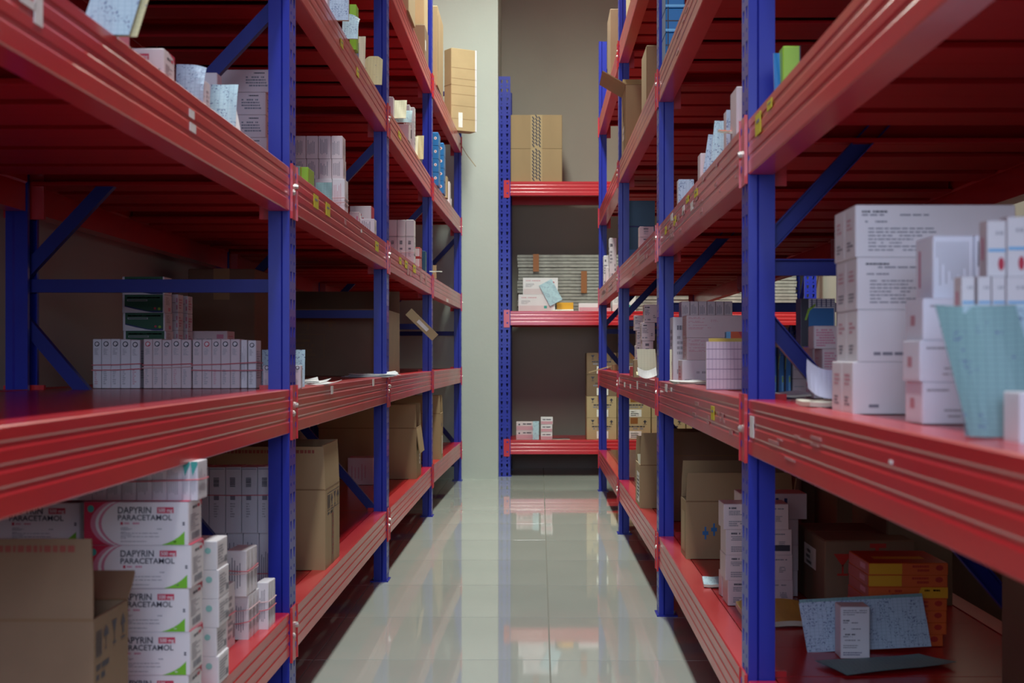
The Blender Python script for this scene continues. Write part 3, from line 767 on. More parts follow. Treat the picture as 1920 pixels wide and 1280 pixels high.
carton('open brown carton with raised flaps just past the first upright', -.5256-.185, 3.53+.125, z1, .37, .25, .197, {'F': (.105, -1), 'R': (.108, -3), 'B': (.11, -2), 'L': (.10, 10)},
       icon('R', 'bars', .16, .74, .15, .17, 'ink') + icon('R', 'arrow', .36, .74, .15, .17, 'ink') + icon('R', 'glass', .58, .74, .14, .17, 'ink') + icon('R', 'umbrella', .78, .74, .15, .17, 'ink') +
       words('R', .16, .66, .55, .03, 'ink', 4) + [('R', .42, 0, .58, .72, 'kraft_mid', 0)] + [('R', .45+.02*(k % 2), .12+.05*k, .52+.02*((k*7) % 3), .155+.05*k, 'faint_red_ink', 2) for k in range(11)] + [('R', .12, .71, .96, .718, 'ink', 3), ('R', .12, .93, .96, .938, 'ink', 3), ('R', .12, .71, .13, .93, 'ink', 3), ('R', .95, .71, .96, .93, 'ink', 3)], 'kraft', redtop=True)
pack('medicine_box', 'pinkish closed box in shade on the lowest left shelf behind the second upright', 'medicine box', 652, 700, 858, 5.9, z1, .12, 'pink_white_card', st_vert(5, 'rose_ink'))
carton('open brown carton on the lowest left shelf between second and third uprights', -.529-.21, 6.18+.12, z1, .42, .24, .218, {'F': (.10, -4), 'B': (.10, 4), 'L': (.1, 30), 'R': (.11, 172)},
       [('R', .55, .25, .80, .78, 'sticker_white')] + para('R', .58, .3, .77, .72, 5, 'ink', 3), 'kraft')
carton('narrow brown carton on the lowest left shelf beyond the third upright', -.507-.12, 7.36+.09, z1, .24, .18, .235, {'F': (.09, -2), 'B': (.09, -3), 'L': (.08, 10)},
       [('R', .55, .1, .8, .5, 'sticker_white'), ('R', .35, .7, .6, .78, 'ink')], 'kraft')
carton('large closed brown carton in the dark at the back of the lowest left shelf', -.93, 4.40, z1, .26, .36, .30, None, None, 'kraft_dark_shaded', closed=True, tapemat='brown_tape')

# ---------------------------------------------------------------- left rack, second shelf
Yr = 3.06
def spine_row(e, lab, gi, Y=Yr, seed=0, h=.1035):
    for k in range(len(e)-1):
        r = random.Random(seed+k)
        pack('medicine_box', f'{ORD[k]} slim white box from the left in {lab} bundle of the long row', 'medicine box', e[k], e[k+1]-.6, None, Y+r.uniform(0, .002), z2, .055, 'pink_white_card' if seed else 'white_card_b', st_spine(k+seed, 'red_ink' if (k+seed) % 6 == 5 else 'ink'), 'slim boxes in rubber-banded bundles on the second shelf',
             key='sp%d_%d' % (seed, k), h=h+r.uniform(-.0012, .0012), rz=r.uniform(-.006, .006))
spine_row([174, 190.5, 208, 226, 245, 263], 'the leftmost', 0)
spine_row([269, 286, 304, 322, 340, 359], 'the middle', 1, seed=5)
spine_row([361, 379, 397, 414, 432, 450], 'the rightmost', 2, seed=10)
pack('medicine_box', 'slim white box turned sideways beside the rightmost bundle of the long row', 'medicine box', 452, 463, None, 3.07, z2, .055, 'white_card', st_vert(3, 'pale_ink'), h=.1025)
pack('medicine_box', 'last slim white box at the aisle end of the long row', 'medicine box', 465, 480, None, 3.07, z2, .055, 'white_card', st_spine(31), h=.1015)
for (a, b, n, c) in ((174, 263, 'leftmost', 'rubber_pink'), (269, 359, 'middle', 'rubber_pink'), (361, 481, 'rightmost', 'rubber_pink')):
    band(f'upper rubber band round the {n} bundle of the long row', WX(a, Yr), WX(b, Yr), Yr-.001, Yr+.06, z2+.049, m=c, tilt=.003 if n != 'rightmost' else .006, group='rubber bands on the long row')
    band(f'lower rubber band round the {n} bundle of the long row', WX(a, Yr), WX(b, Yr), Yr-.001, Yr+.06, z2+(.038 if n != 'middle' else .043), m='rubber_pale' if n == 'middle' else c, tilt=.003 if n != 'rightmost' else .0, group='rubber bands on the long row')
hg = .0427
for k in range(6):
    pos = ORD[k]
    pack('medicine_box', f'{pos} dark green box from the bottom of the stack behind the long row', 'medicine box', (231, 231, 231, 230, 229, 229)[k], (313, 312, 311, 309, 308, 308)[k], None, 3.40, z2+k*hg, .07, 'white_card_b', st_green, 'dark green and white medicine boxes', key='gr%d' % (k % 2), h=hg-.0004)
for k in range(5):
    pack('medicine_box', f'{ORD[k]} green box from the bottom of the stack showing white ends', 'medicine box', 322, 334, None, 3.52, z2+k*hg*1.03, .05, 'white_card_b', st_pinkend(k), 'green and white boxes seen from their ends', key='ge%d' % (k % 2), h=hg*1.02)
    pack('medicine_box', f'{ORD[k]} white-ended box from the bottom of the rearmost short stack', 'medicine box', 339, 352, None, 3.62, z2+k*hg*1.03, .05, 'white_card_b', st_pinkend(k+1), 'green and white boxes seen from their ends', key='gf%d' % (k % 2), h=hg*1.02)
for k in range(2):
    pack('medicine_box', f'{["lower", "upper"][k]} green box supporting the pink-marked boxes behind the long row', 'medicine box', 318, 395, None, 3.45, z2+k*hg, .06, 'white_card_b', st_green, 'dark green and white medicine boxes', key='gs', h=hg-.0005) if k == 0 else None
for k, (a, b, t0, zz) in enumerate(((352, 388, 599, .1045), (390, 408, 601, .1045), (410, 427, 603, .1045), (396, 426, 636, .062))):
    pass
for k in range(3):
    pack('medicine_box', f'{["bottom", "middle", "top"][k]} pale box with pink end marks at the shaded right of the green stacks', 'medicine box', 356, (424, 421, 426)[k], None, 3.70, z2+k*.0445, .09, 'pink_white_card', st_pinkend(k+4), 'pale boxes with pink end marks', key='pe', h=.0441)
stand('stock_card', 'pale cyan ruled card standing behind the first upright on the second left shelf', 'card', 484, 573, 657, 3.02, z2, 'cyan_ruled', lean=6, th=.0012, shear=.03) if False else None
stand('stock_card', 'pale cyan ruled card standing behind the first upright on the second left shelf', 'card', 490, 571, 656, 3.16, z2, 'cyan_ruled', lean=6, th=.0012)
pack('medicine_box', 'small pinkish box left of the first upright in front of the cyan card', 'medicine box', 493, 508, None, 3.06, z2, .02, 'pink_white_card', st_spine(6), h=.048)
pack('medicine_box', 'small pinkish box right of the first upright in front of the cyan card', 'medicine box', 552, 564, None, 3.08, z2, .02, 'pink_white_card', st_spine(7), h=.048)
for k in range(3):
    sheet('stock_card', f'{["lowest", "middle", "topmost"][k]} of the loose cards lying just past the first upright', 'card', .055, .10, 'plain_paper', (WX(590-3*k, 3.5)-.005, 3.42+.03*k, z2+.001+.003*k), (0, 0, -.5+.35*k), bend=.004, curl=.004, group='loose cards on the second left shelf')
carton('big shade-darkened brown carton with drooping flap on the second left shelf past the second upright', -.543-.22, 5.10+.24, z2, .44, .48, .235, {'F': (.03, 175), 'B': (.1, 30)},
       icon('F', 'umbrella', .32, .70, .10, .16, 'kraft_edge') + icon('F', 'arrow', .50, .70, .10, .16, 'kraft_edge') + [('F', .24, .25, .50, .26, 'kraft_edge'), ('F', .24, .62, .50, .63, 'kraft_edge'), ('F', .24, .25, .245, .63, 'kraft_edge'), ('F', .495, .25, .50, .63, 'kraft_edge')] + para('F', .27, .3, .47, .58, 4, 'kraft_edge', 3), 'kraft_dark_shaded')  # darkness under the deck is in the cardboard colour
fm = MB(); fm.prism([(-.018, 0), (.018, 0), (.018, .145), (-.018, .145)], 'y', -.002, .002, 'kraft_pale')
fo = fm.build('loose_flap', None, (-.49, 5.62, .94)); 
fo.rotation_euler = (0, 0, 0)
bpy.data.objects.remove(fo)
ft = empty('cardboard_strip', (WX(766, 5.62), 5.62, WZ(584, 5.62))); tag(ft, 'kraft cardboard flap with white label hanging out towards the aisle from the dark carton', 'cardboard')
mb = MB(); mb.box(-.002, -.02, -.030, .002, .105, 0, 'kraft_pale'); 
a_ = Vector((0, 0, 0)); b_ = Vector((WX(816, 5.62)-WX(766, 5.62), 0, WZ(633, 5.62)-WZ(584, 5.62)))
mb = MB(); mb.bar(a_, b_, .034, .004, 'kraft_pale', up=(0, 1, 0)); mb.build('strip', ft)
mb = MB(); q0 = a_.lerp(b_, .35)+Vector((0, -.0028, 0)); q1 = a_.lerp(b_, .72)+Vector((0, -.0028, 0)); mb.bar(q0, q1, .014, .0015, 'sticker_white', up=(0, 1, 0)); mb.build('label_sticker', ft)
for k in range(4):
    sheet('paper_sheet', f'{["lowest", "second", "third", "topmost"][k]} sheet in the loose paper pile beside the second upright', 'paper', .16, .12, 'plain_paper' if k % 2 else 'white_ruled', (WX(705, 4.9)-.02+.012*k, 4.74+.015*k, z2+.001+.0022*k), (0, 0, .15*k-.2), bend=.003, curl=.006, group='paper pile on the second left shelf')
carton('dark closed carton standing at the back of the second left shelf', -.95, 4.45, z2, .2, .3, .33, None, None, 'kraft_dark_shaded', closed=True)

# ---------------------------------------------------------------- left rack, third shelf
sheet('stock_card', 'large cyan ruled card leaning out over the near end of the third left shelf', 'card', .060, .16, 'cyan_ruled', (-.527, 1.742, z3+.001), (math.radians(84), 0, 0), bend=.005, shear=.28, th=.0014)
sheet('stock_card', 'yellow-edged card right behind the large cyan card on the third left shelf', 'card', .066, .16, 'yellow_ruled', (-.523, 1.752, z3+.001), (math.radians(84), 0, 0), bend=.006, shear=.28, th=.0014)
pack('medicine_box', 'small box with bright pink side between cyan card and paracetamol box, third left shelf', 'medicine box', 196, 222, None, 1.93, z3, .05, 'white_card_b', lambda w, d, h: [('R', 0, 0, 1, 1, 'pink_ink', 0), ('F', .5, .6, .8, .7, 'ink', 0)] + para('R', .2, .15, .8, .6, 4, 'crimson_ink', 4), h=.055, key='pinkside')
pack('medicine_box', 'paracetamol box alone on the third left shelf, crimson dose mark showing above the beam', 'medicine box', 110, 307, None, 2.104, z3, .062, 'white_card', lambda w, d, h: [q for q in st_dapyrin(w, d, h) if not (q[0] == 'T' or q[1] == 'crimson_ink' and q[0] == 'R')], h=hD, key='dap3')
stand('stock_card', 'pale blue ruled card with bent corner, third left shelf right of the paracetamol box', 'card', 328, 380, 119, 2.33, z3, 'blue_ruled', lean=7, curl=-.012, th=.001)
pack('medicine_box', 'tiny white box between the two pale blue cards on the third left shelf', 'medicine box', 376, 386, 152, 2.42, z3, .03, 'white_card', st_dot(3))
pack('medicine_box', 'cream-topped small white box behind the larger pale blue card', 'medicine box', 380, 407, 136, 2.66, z3, .04, 'white_card', st_none)
stand('stock_card', 'larger pale blue ruled card folded over, near the first upright on the third left shelf', 'card', 390, 441, 152, 2.52, z3, 'cyan_ruled', lean=9, bend=-.012, th=.0012)
sheet('stock_card', 'white backing card of the larger folded card on the third left shelf', 'card', .045, .085, 'plain_paper', (WX(448, 2.62), 2.58, z3+.001), (math.radians(78), 0, math.radians(62)), bend=-.006, th=.0012)
for k in range(5):
    pack('medicine_box', f'{["bottom", "second", "middle", "fourth", "topmost"][k]} long white box in the stack behind the first upright, third left shelf', 'medicine box', 379, (500, 500, 498, 498, 511)[k], None, 3.2, z3+k*.0502, .13, 'pink_white_card', lambda w, d, h: para('F', .62, .25, .95, .75, 4, 'grey_ink', 5) + words('F', .70, .82, .9, .05, 'ink', 2) + para('R', .15, .2, .85, .8, 5, 'grey_ink', 9), 'long boxes stacked on the third left shelf', key='lb%d' % (k == 4), h=.0498)
# bay 1
pack('medicine_box', 'pale green booklet box just past the first upright on the third left shelf', 'medicine box', 545, 562, 311, 3.42, z3, .03, 'lime_card', lambda w, d, h: [('F', 0, 0, 1, 1, 'aqua_ruled', 0)], key='pg')
pack('medicine_box', 'lime green box with red edge past the first upright on the third left shelf', 'medicine box', 563, 578, 313, 3.44, z3, .09, 'lime_card', lambda w, d, h: [('F', 0, 0, .15, 1, 'red_ink', 0)], key='lg')
stand('stock_card', 'grey-green card in front of the banded boxes, third left shelf', 'card', 592, 622, 342, 3.62, z3, 'aqua_ruled', lean=5)
e0 = [551, 574, 597, 621, 643]
for k in range(4):
    pack('medicine_box', f'{ORD[k]} text-covered box from the left, top row past the first upright', 'medicine box', e0[k], e0[k+1]-.8, None, 3.86, z3+.144, .06, 'pink_white_card', st_vert(40+k), 'text-covered boxes on the third left shelf', key='tc%d' % k, h=.061)
    pack('medicine_box', f'{ORD[k]} text-covered box from the left, second row past the first upright', 'medicine box', e0[k]+1, e0[k+1]+.2, None, 3.86, z3+.0895, .06, 'pink_white_card', st_vert(44+k), 'text-covered boxes on the third left shelf', key='td%d' % k, h=.054)
e1 = [556, 590, 623, 647]
for k in range(3):
    pack('medicine_box', f'{ORD[k]} taller white box from the left in the bottom banded row past the first upright', 'medicine box', e1[k], e1[k+1]-.8, None, 3.855, z3, .07, 'white_card', st_vert(48+k, 'rose_ink'), 'text-covered boxes on the third left shelf', key='te%d' % k, h=.0892)
band('upper pale rubber band round the taller white boxes', WX(556, 3.855), WX(646, 3.855), 3.85, 3.925, z3+.038, m='rubber_pale')
band('lower pale rubber band round the taller white boxes', WX(556, 3.855), WX(646, 3.855), 3.85, 3.925, z3+.022, m='rubber_pale', tilt=.004)
pack('medicine_box', 'dark pink box at the back before the second upright, third left shelf', 'medicine box', 656, 696, 386, 4.62, z3, .08, 'pink_white_card', lambda w, d, h: [('R', 0, 0, 1, 1, 'red_ink', 0)] + para('F', .2, .3, .8, .8, 4, 'red_ink', 3), key='dp')
pack('medicine_box', 'low white box with red outline before the dark pink box, third left shelf', 'medicine box', 655, 673, 397, 4.52, z3, .05, 'pink_white_card', st_pinkend(3))
pack('medicine_box', 'flat grey-white box before the second upright, third left shelf', 'medicine box', 675, 702, 410, 4.53, z3, .06, 'white_card_b', st_vert(4))
# bay 2
for r_ in range(2):
    for k in range(3):
        a = [729, 745, 761][k]+(0 if r_ else 0); 
        pack('medicine_box', f'{["left", "middle", "right"][k]} white box in the {["banded lower", "upper"][r_]} row past the second upright', 'medicine box', a, a+15.3, None, 5.93, z3+(.111 if r_ else 0), .07, 'white_card', st_barcode(60+k) if r_ == 0 else st_none, 'white boxes past the second upright', key='w3%d%d' % (r_, k), h=.067 if r_ else .110)
band('pale rubber band round the lower white boxes past the second upright', WX(729, 5.93), WX(776.5, 5.93), 5.93, 6.0, z3+.045, m='rubber_pale')
for k in range(2):
    pack('medicine_box', f'{["lower", "upper"][k]} white box with red frame right of the white boxes past second upright', 'medicine box', 777, 788, None, 6.25, z3+k*.045, .09, 'red_card', lambda w, d, h: [('F', .12, .12, .88, .88, 'white_card', 0), ('R', .05, .08, .3, .92, 'white_card', 0)], 'red-framed boxes', key='rf', h=.0445)
pack('medicine_box', 'dark box beside the red-framed boxes near the third upright', 'medicine box', 776, 797, 470, 6.6, z3, .1, 'dark_teal_card', st_none)
mb = MB(); mb.box(-.009, -.002, 0, .009, .002, .066, 'kraft_pale'); o = mb.build('cardboard_strip', None, (WX(815, 7.1), 7.1, z3+.0)); tag(o, 'small kraft cardboard piece standing past the third upright, third left shelf', 'cardboard')
sheet('plastic_strip', 'clear plastic strip sticking out by the third upright', 'plastic', .06, .012, 'grey_tray', (WX(818, 6.75), 6.72, z3+.010), (0.1, 0, .1), bend=.003)

# ---------------------------------------------------------------- left rack, fourth shelf
stand('stock_card', 'thick pale blue ruled pad hanging over the beam, fourth left shelf', 'card', 616, 654, -25, 3.66, z4, 'blue_ruled', lean=3, th=.010)
pack('medicine_box', 'pink-white box left of the pale blue pad on the fourth left shelf', 'medicine box', 596, 614, -18, 3.62, z4, .05, 'pink_white_card', st_none)
stand('stock_card', 'cyan card with round stamp standing on the fourth left shelf', 'card', 641, 671, 24, 3.87, z4, 'cyan_ruled', lean=15, th=.004, curl=-.02)
pack('medicine_box', 'lime green box behind the cyan card on the fourth left shelf', 'medicine box', 655, 668, 8, 4.0, z4, .05, 'lime_card', st_none)
pack('medicine_box', 'blue and pale blue box on the fourth left shelf', 'medicine box', 657, 668, 72, 4.18, z4, .06, 'blue_card', lambda w, d, h: [('F', 0, 0, .6, 1, 'sky_ink', 0)])
stand('stock_card', 'cream folder standing just before the large yellow card, fourth left shelf', 'card', 668, 684, 66, 4.4, z4, 'cream_ruled', lean=10, th=.004)
stand('stock_card', 'large yellow card with cut corners on the fourth left shelf', 'card', 681, 716, 102, 4.52, z4, 'yellow_ruled', lean=18, corner=.02, th=.003)
pack('medicine_box', 'white box left behind the cream card past the second upright', 'medicine box', 729, 737, 181, 5.3, z4, .05, 'white_card', st_none)
pack('medicine_box', 'dark pinkish box beneath the cream card, fourth left shelf', 'medicine box', 733, 766, None, 5.66, z4, .10, 'pink_white_card', st_none, h=.062)
sheet('paper_sheet', 'pale blue paper tray under the cream card, fourth left shelf', 'paper', .085, .06, 'cyan_ruled', (WX(752, 5.66), 5.655, z4+.067), (math.radians(68), 0, 0), bend=-.01, th=.003)
sheet('stock_card', 'cream card held upright above the pale blue paper, fourth left shelf', 'card', .062, .092, 'cream_ruled', (WX(747, 5.64), 5.62, z4+.078), (math.radians(56), 0, 0), bend=.004, th=.002)
for k in range(2):
    pack('medicine_box', f'{["nearer", "farther"][k]} of two slim white boxes behind the cream card', 'medicine box', (757, 768)[k], (768, 777)[k], (196, 201)[k], 5.9+.06*k, z4, .05, 'white_card', st_dot(k), 'slim white boxes, fourth left shelf')
stand('stock_card', 'yellow ruled card tilted forward, left of the pair near the third upright', 'card', 766, 783, 254, 6.1, z4, 'cream_ruled', lean=24, th=.003)
stand('stock_card', 'yellow ruled folder with dark clip, right of the pair near the third upright', 'card', 780, 794, 253, 6.22, z4, 'yellow_ruled', lean=14, th=.004)
for s_ in range(2):
    for k in range(4):
        pack('medicine_box', f'{["bottom", "second", "third", "topmost"][k]} bright blue box in the {["nearer", "farther"][s_]} stack past the third upright', 'medicine box', (802, 812)[s_], (822, 832)[s_], None, (7.15, 7.5)[s_], z4+k*.066, .14, 'blue_card', st_bluedot, 'bright blue boxes on the fourth left shelf', key='bb%d' % s_, h=.0655 if not (k == 2) else .0655)
mb = MB(); mb.box(-.012, -.045, 0, .012, .045, .115, 'kraft_pale'); mb.box(-.018, -.046, .108, -.012, .046, .112, 'kraft'); mb.box(-.09, -.045, .105, -.012, .045, .109, 'kraft')
o = mb.build('cardboard_flap', None, (WX(835, 7.75), 7.75, z4)); tag(o, 'kraft cardboard divider with side lip beside the bright blue boxes', 'cardboard')
pack('medicine_box', 'pale blue box at the far end of the fourth left shelf', 'medicine box', 834, 843, 340, 8.1, z4, .1, 'white_card_b', st_none)
pack('medicine_box', 'small grey-white box below the divider at the far end, fourth left shelf', 'medicine box', 836, 846, 372, 8.4, z4, .05, 'white_card_b', st_dot(2))

# ---------------------------------------------------------------- left rack, fifth shelf
carton('pale kraft carton nearest the camera on the top left shelf', WX(766, 5.6)-.15, 5.75, z5, .30, .3, .42, None, None, 'kraft_pale', closed=True)
carton('worn brown carton behind the pale one on the top left shelf', WX(796, 6.5)-.15, 6.62, z5, .30, .22, .155, None, [('R', .1, .3, .3, .6, 'sticker_white')], 'kraft_dark_shaded', closed=True)
carton('white-streaked kraft carton on top of the worn brown carton', WX(795, 6.5)-.15, 6.62, z5+.157, .30, .2, .25, None, None, 'kraft_pale', closed=True)
carton('tall kraft carton right past the third upright on the top left shelf', WX(822, 7.2)-.13, 7.35, z5, .26, .42, WZ(16, 7.2)-z5, None, [('R', .05, .2, .1, .9, 'kraft_edge')], 'kraft', closed=True)
r5 = carton('narrow upright carton with horizontal creases jutting into the aisle from the top left shelf', -.475, 8.62, z5, .172, .09, .487, None,
       [('F', 0, v, 1, v+.004, 'kraft_edge') for v in (.14, .30, .44, .55, .63, .76)] + [('F', .28, .04, .44, .22, 'sticker_white', 1), ('F', .94, 0, 1, 1, 'white_card_b', 0)] + [('L', 0, .55, 1, .56, 'kraft_edge')], 'kraft_pale', closed=True, rz=math.radians(32), tape=None)
ob = empty('cardboard_strip', (WX(857, 8.75), 8.78, z5)); tag(ob, 'thin bent kraft strip dangling below the narrow upright carton', 'cardboard')
mb = MB(); mb.bar((-.01, 0, .0), (.055, 0, -.11), .03, .003, 'kraft_pale', up=(.8, 0, .5)); mb.bar((.055, 0, -.11), (.112, 0, -.185), .03, .003, 'kraft_pale', up=(.8, 0, .5)); mb.build('strip', ob)

# stickers on the left beams
for key, px, py, w, h, m in (((1, 2), 590, 378, 9, 25, 'sticker_yellow'), ((1, 2), 613, 393, 8, 24, 'sticker_yellow'), ((1, 2), 708, 462, 6, 18, 'sticker_yellow'),
        ((2, 2), 752, 489, 4, 13, 'sticker_yellow'), ((2, 2), 763, 496, 5, 14, 'sticker_yellow'), ((2, 2), 778, 504, 5, 14, 'sticker_yellow'), ((1, 3), 640, 82, 5, 15, 'sticker_yellow'), ((1, 3), 671, 136, 4, 16, 'sticker_yellow'), ((2, 3), 751, 254, 5, 12, 'sticker_yellow'),
        ((0, 2), 355, 214, 9, 15, 'sticker_white'), ((0, 2), 357, 240, 11, 16, 'sticker_white'), ((1, 1), 621, 731, 4, 15, 'sticker_white'), ((1, 1), 701, 717, 3, 13, 'sticker_white'),
        ((3, 2), 834, 565, 3, 6, 'sticker_white'), ((2, 2), 771, 513, 3, 8, 'residue'), ((2, 2), 790, 520, 4, 16, 'residue'), ((2, 2), 799, 524, 3, 16, 'residue'), ((2, 2), 766, 507, 3, 16, 'residue'), ((1, 2), 678, 433, 2, 6, 'sticker_white'), ((1, 2), 647, 416, 3, 10, 'residue')):
    sticker(LB, key, -1, px, py, w, h, m, .515)
tg = LB[(0, 2)]; SC.view_layers[0].update()
Yt = .511*2700/(1012-62); zl = WZ(30, Yt)-z3
mb = MB(); mb.box(-.034, -.0012, -.004, .010, -.0002, .004, 'sticker_white'); mb.box(.006, -.0012, -.016, .030, -.0002, .018, 'sticker_white'); mb.box(-.030, -.0012, .016, -.012, -.0002, .022, 'sticker_white')
put('label_sticker', mb.data('label_sticker'), tg, M=Matrix.Translation(((tg.matrix_world.inverted() @ Vector((-.508, Yt, z3))).x, 0, -.034)))

# ================================================================ RIGHT RACK
y1_, y2_, y3_, y4_, y5_ = RZ
# lowest shelf, bay behind the first upright
for k in range(4):
    pack('medicine_box', f'{["bottom", "second from bottom", "second from top", "topmost"][k]} pinkish box with black print stacked behind the near right upright', 'medicine box', (1365, 1360, 1361, 1357)[k], (1487, 1486, 1485, 1479)[k], None, 3.05, y1_+k*.0538, .09, 'pink_white_card', st_plaque(k*7+1, k == 2), 'pinkish white boxes on the lowest right shelf', key='pq%d' % k, h=.0535)
for k in range(4):
    pack('medicine_box', f'{["bottom", "second from bottom", "second from top", "topmost"][k]} shaded box directly behind the stack of pinkish white boxes', 'medicine box', (1376, 1372, 1374, 1388)[k], (1496, 1497, 1497, 1513)[k], None, 3.17, y1_+k*.0565, .10, 'pink_white_card', st_vert(70+k, 'deep_blue_ink'), 'shaded boxes behind the pinkish stack', key='ps%d' % k, h=.056)
pack('medicine_box', 'small crumpled pinkish box at the aisle side of the pinkish white stack', 'medicine box', 1352, 1362, 1070, 3.17, y1_, .03, 'pink_white_card', st_none, rz=.1)
sheet('notepad', 'small pale blue ruled notepad lying near the aisle on the lowest right shelf', 'notepad', .046, .075, 'cyan_ruled', (WX(1332, 3.35), 3.28, y1_+.005), (.04, 0, -.06), bend=.004, th=.006)
sheet('padded_envelope', 'yellow envelope lying beside the near right upright on the lowest shelf', 'envelope', .13, .15, 'yellow_folder', (WX(1462, 2.88), 2.80, y1_+.008), (.05, 0, .1), bend=.012, bendx=-.006, th=.010)
carton('dark brown closed carton with red glass symbol behind the orange boxes', (WX(1546, 2.95)+WX(1716, 2.95))/2, 3.11, y1_, .186, .32, .385-y1_, None,
       icon('F', 'glass', .10, .52, .20, .30, 'red_card') + [('F', .50, .90, .68, .96, 'red_card'), ('F', .56, .80, .60, .9, 'red_card'), ('L', .30, .50, .72, .80, 'sticker_white', 0)] + para('L', .36, .53, .66, .77, 3, 'ink', 4), 'kraft_dark_shaded', closed=True, tape=None)
carton('big dark closed carton in the far corner behind the orange boxes', .80, 4.02, y1_, .20, .34, .27, None, None, 'kraft_dark_shaded', closed=True, tapemat='brown_tape')
for k in range(7):
    x1 = (1768, 1775, 1775, 1776, 1778, 1777, 1778)[k]; x0 = x1-149
    pack('medicine_box', f'{ORD[k]} flat orange and yellow box from the bottom of the stack', 'medicine box', x0, x1, None, 2.62, y1_+k*.0216, .17, 'orange_card', st_orange(k, 1 if k == 4 else 0), 'flat orange boxes', key='or%d' % (k == 4), h=.0213)
sheet('stock_card', 'wide blue-grey ruled card with handwriting, standing before the orange boxes', 'card', .222, .0885, 'blue_ruled', (WX(1629, 2.58), 2.575, y1_+.003), (math.radians(82), -.052, 0), shear=-.10, th=.0012)
sheet('stock_card', 'second blue-grey card right behind the wide handwritten one', 'card', .222, .092, 'aqua_ruled', (WX(1628, 2.59), 2.588, y1_+.003), (math.radians(83), -.052, 0), shear=-.08, th=.0012)
pack('medicine_box', 'small upright white box with printed text before the wide blue-grey card', 'medicine box', 1576.5, 1631, None, 2.515, y1_, .050, 'white_card_b', lambda w, d, h: para('F', .08, .84, .92, .96, 3, 'grey_ink', 2, .4) + words('F', .08, .72, .3, .025, 'ink', 3) + words('F', .08, .68, .7, .02, 'grey_ink', 4) + words('F', .08, .56, .7, .02, 'grey_ink', 5) + words('F', .08, .45, .5, .025, 'ink', 6) + words('F', .08, .41, .4, .02, 'grey_ink', 7) + words('F', .08, .34, .7, .02, 'grey_ink', 8) + para('F', .08, .20, .8, .28, 2, 'grey_ink', 9, .4) + para('F', .08, .06, .92, .14, 2, 'deep_blue_ink', 10, .4), h=.0897)
# flat paper: corners on the shelf plane
def onshelf(px, py, z): Y = (EYE-z)*FP/(py-VY); return Vector((WX(px, Y), Y, z))
cs = [onshelf(1588, 1266, y1_+.002), onshelf(1528, 1242, y1_+.002), onshelf(1723, 1223, y1_+.002), onshelf(1794, 1248, y1_+.002)]
c0 = sum(cs, Vector())/4; mb = MB(); N = 6; gt = []
for j in range(N+1):
    for i in range(N+1):
        a = i/N; b = j/N; p = cs[0].lerp(cs[1], b).lerp(cs[3].lerp(cs[2], b), a)-c0; p.z = .003*math.sin(3*a+2*b)+.006*max(0, a-.75)*4*(1-b); gt.append(p)
fs = [(j*(N+1)+i, j*(N+1)+i+1, (j+1)*(N+1)+i+1, (j+1)*(N+1)+i) for j in range(N) for i in range(N)]
mb.mesh(gt, fs, 'aqua_ruled'); mb.mesh([p-Vector((0, 0, .0008)) for p in gt], [tuple(reversed(f)) for f in fs], 'aqua_ruled')
o = mb.build('paper_sheet', None, c0+Vector((0, 0, .001))); tag(o, 'loose grey-blue sheet lying flat in front of the small upright white box', 'paper')
carton('open brown carton with blue cross on the lowest right shelf before the second upright', .381+.14, 3.755+.065, y1_, .28, .13, .150, {'F': (.074, -2), 'B': (.098, -2), 'R': (.08, 10)},
       icon('F', 'cross', .155, .34, .055, .22, 'blue_card') + icon('F', 'cross', .235, .40, .055, .22, 'blue_card') + [('L', .2, .1, .8, .8, 'kraft_pale')], 'kraft')
carton('wide dark brown carton with open lid past the second right upright', .40+.25, 4.60+.2, y1_, .46, .34, .21, {'F': (.075, -3), 'B': (.07, 0)}, words('F', .3, .6, .7, .08, 'kraft_edge', 3), 'kraft_dark_shaded')
carton('brown carton with raised flap and white shipping label past the second right upright', .350+.085, 5.02+.12, y1_, .17, .24, .150, {'F': (.112, -2), 'B': (.09, 12)},
       [('L', .30, .10, .85, .80, 'sticker_white', 0)] + para('L', .35, .15, .8, .75, 7, 'ink', 5) + [('F', .80, .35, .95, .62, 'lime_card', 0), ('F', .84, .38, .94, .58, 'sticker_white', 1)], 'kraft')
sheet('paper_sheet', 'cream paper poking out of the carton with the shipping label', 'paper', .05, .06, 'cream_ruled', (.375, 5.10, y1_+.125), (math.radians(75), 0, .3), th=.001)
for k in range(3):
    carton(f'{["nearest", "middle", "farthest"][k]} added dark carton blocking light along the open back of the lowest right shelf', .335+.46, (2.0, 1.45, .9)[k], y1_, .16, .46, .33, None, None, 'kraft_dark_shaded', closed=True, tapemat='brown_tape')  # unseen cartons added to block light from behind
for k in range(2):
    carton(f'{["nearer", "farther"][k]} added dark carton darkening the back of the shelf behind the orange boxes', .335+.47, (3.50, 3.22)[1-k]+.22*k, y1_, .14, (.34, .30)[k], (.26, .31)[k], None, None, 'kraft_dark_shaded', closed=True, tapemat='brown_tape')  # added to darken the back of the shelf
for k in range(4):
    carton(f'{ORD[k]} added big dark carton from the camera, darkening the next aisle', 1.43, 2.6+.62*k, 0.0005, .50, .58, .60, None, None, 'kraft_dark_shaded', closed=True, tapemat='brown_tape', group='cartons added to darken the next aisle')  # added cartons; they darken what shows through the right rack
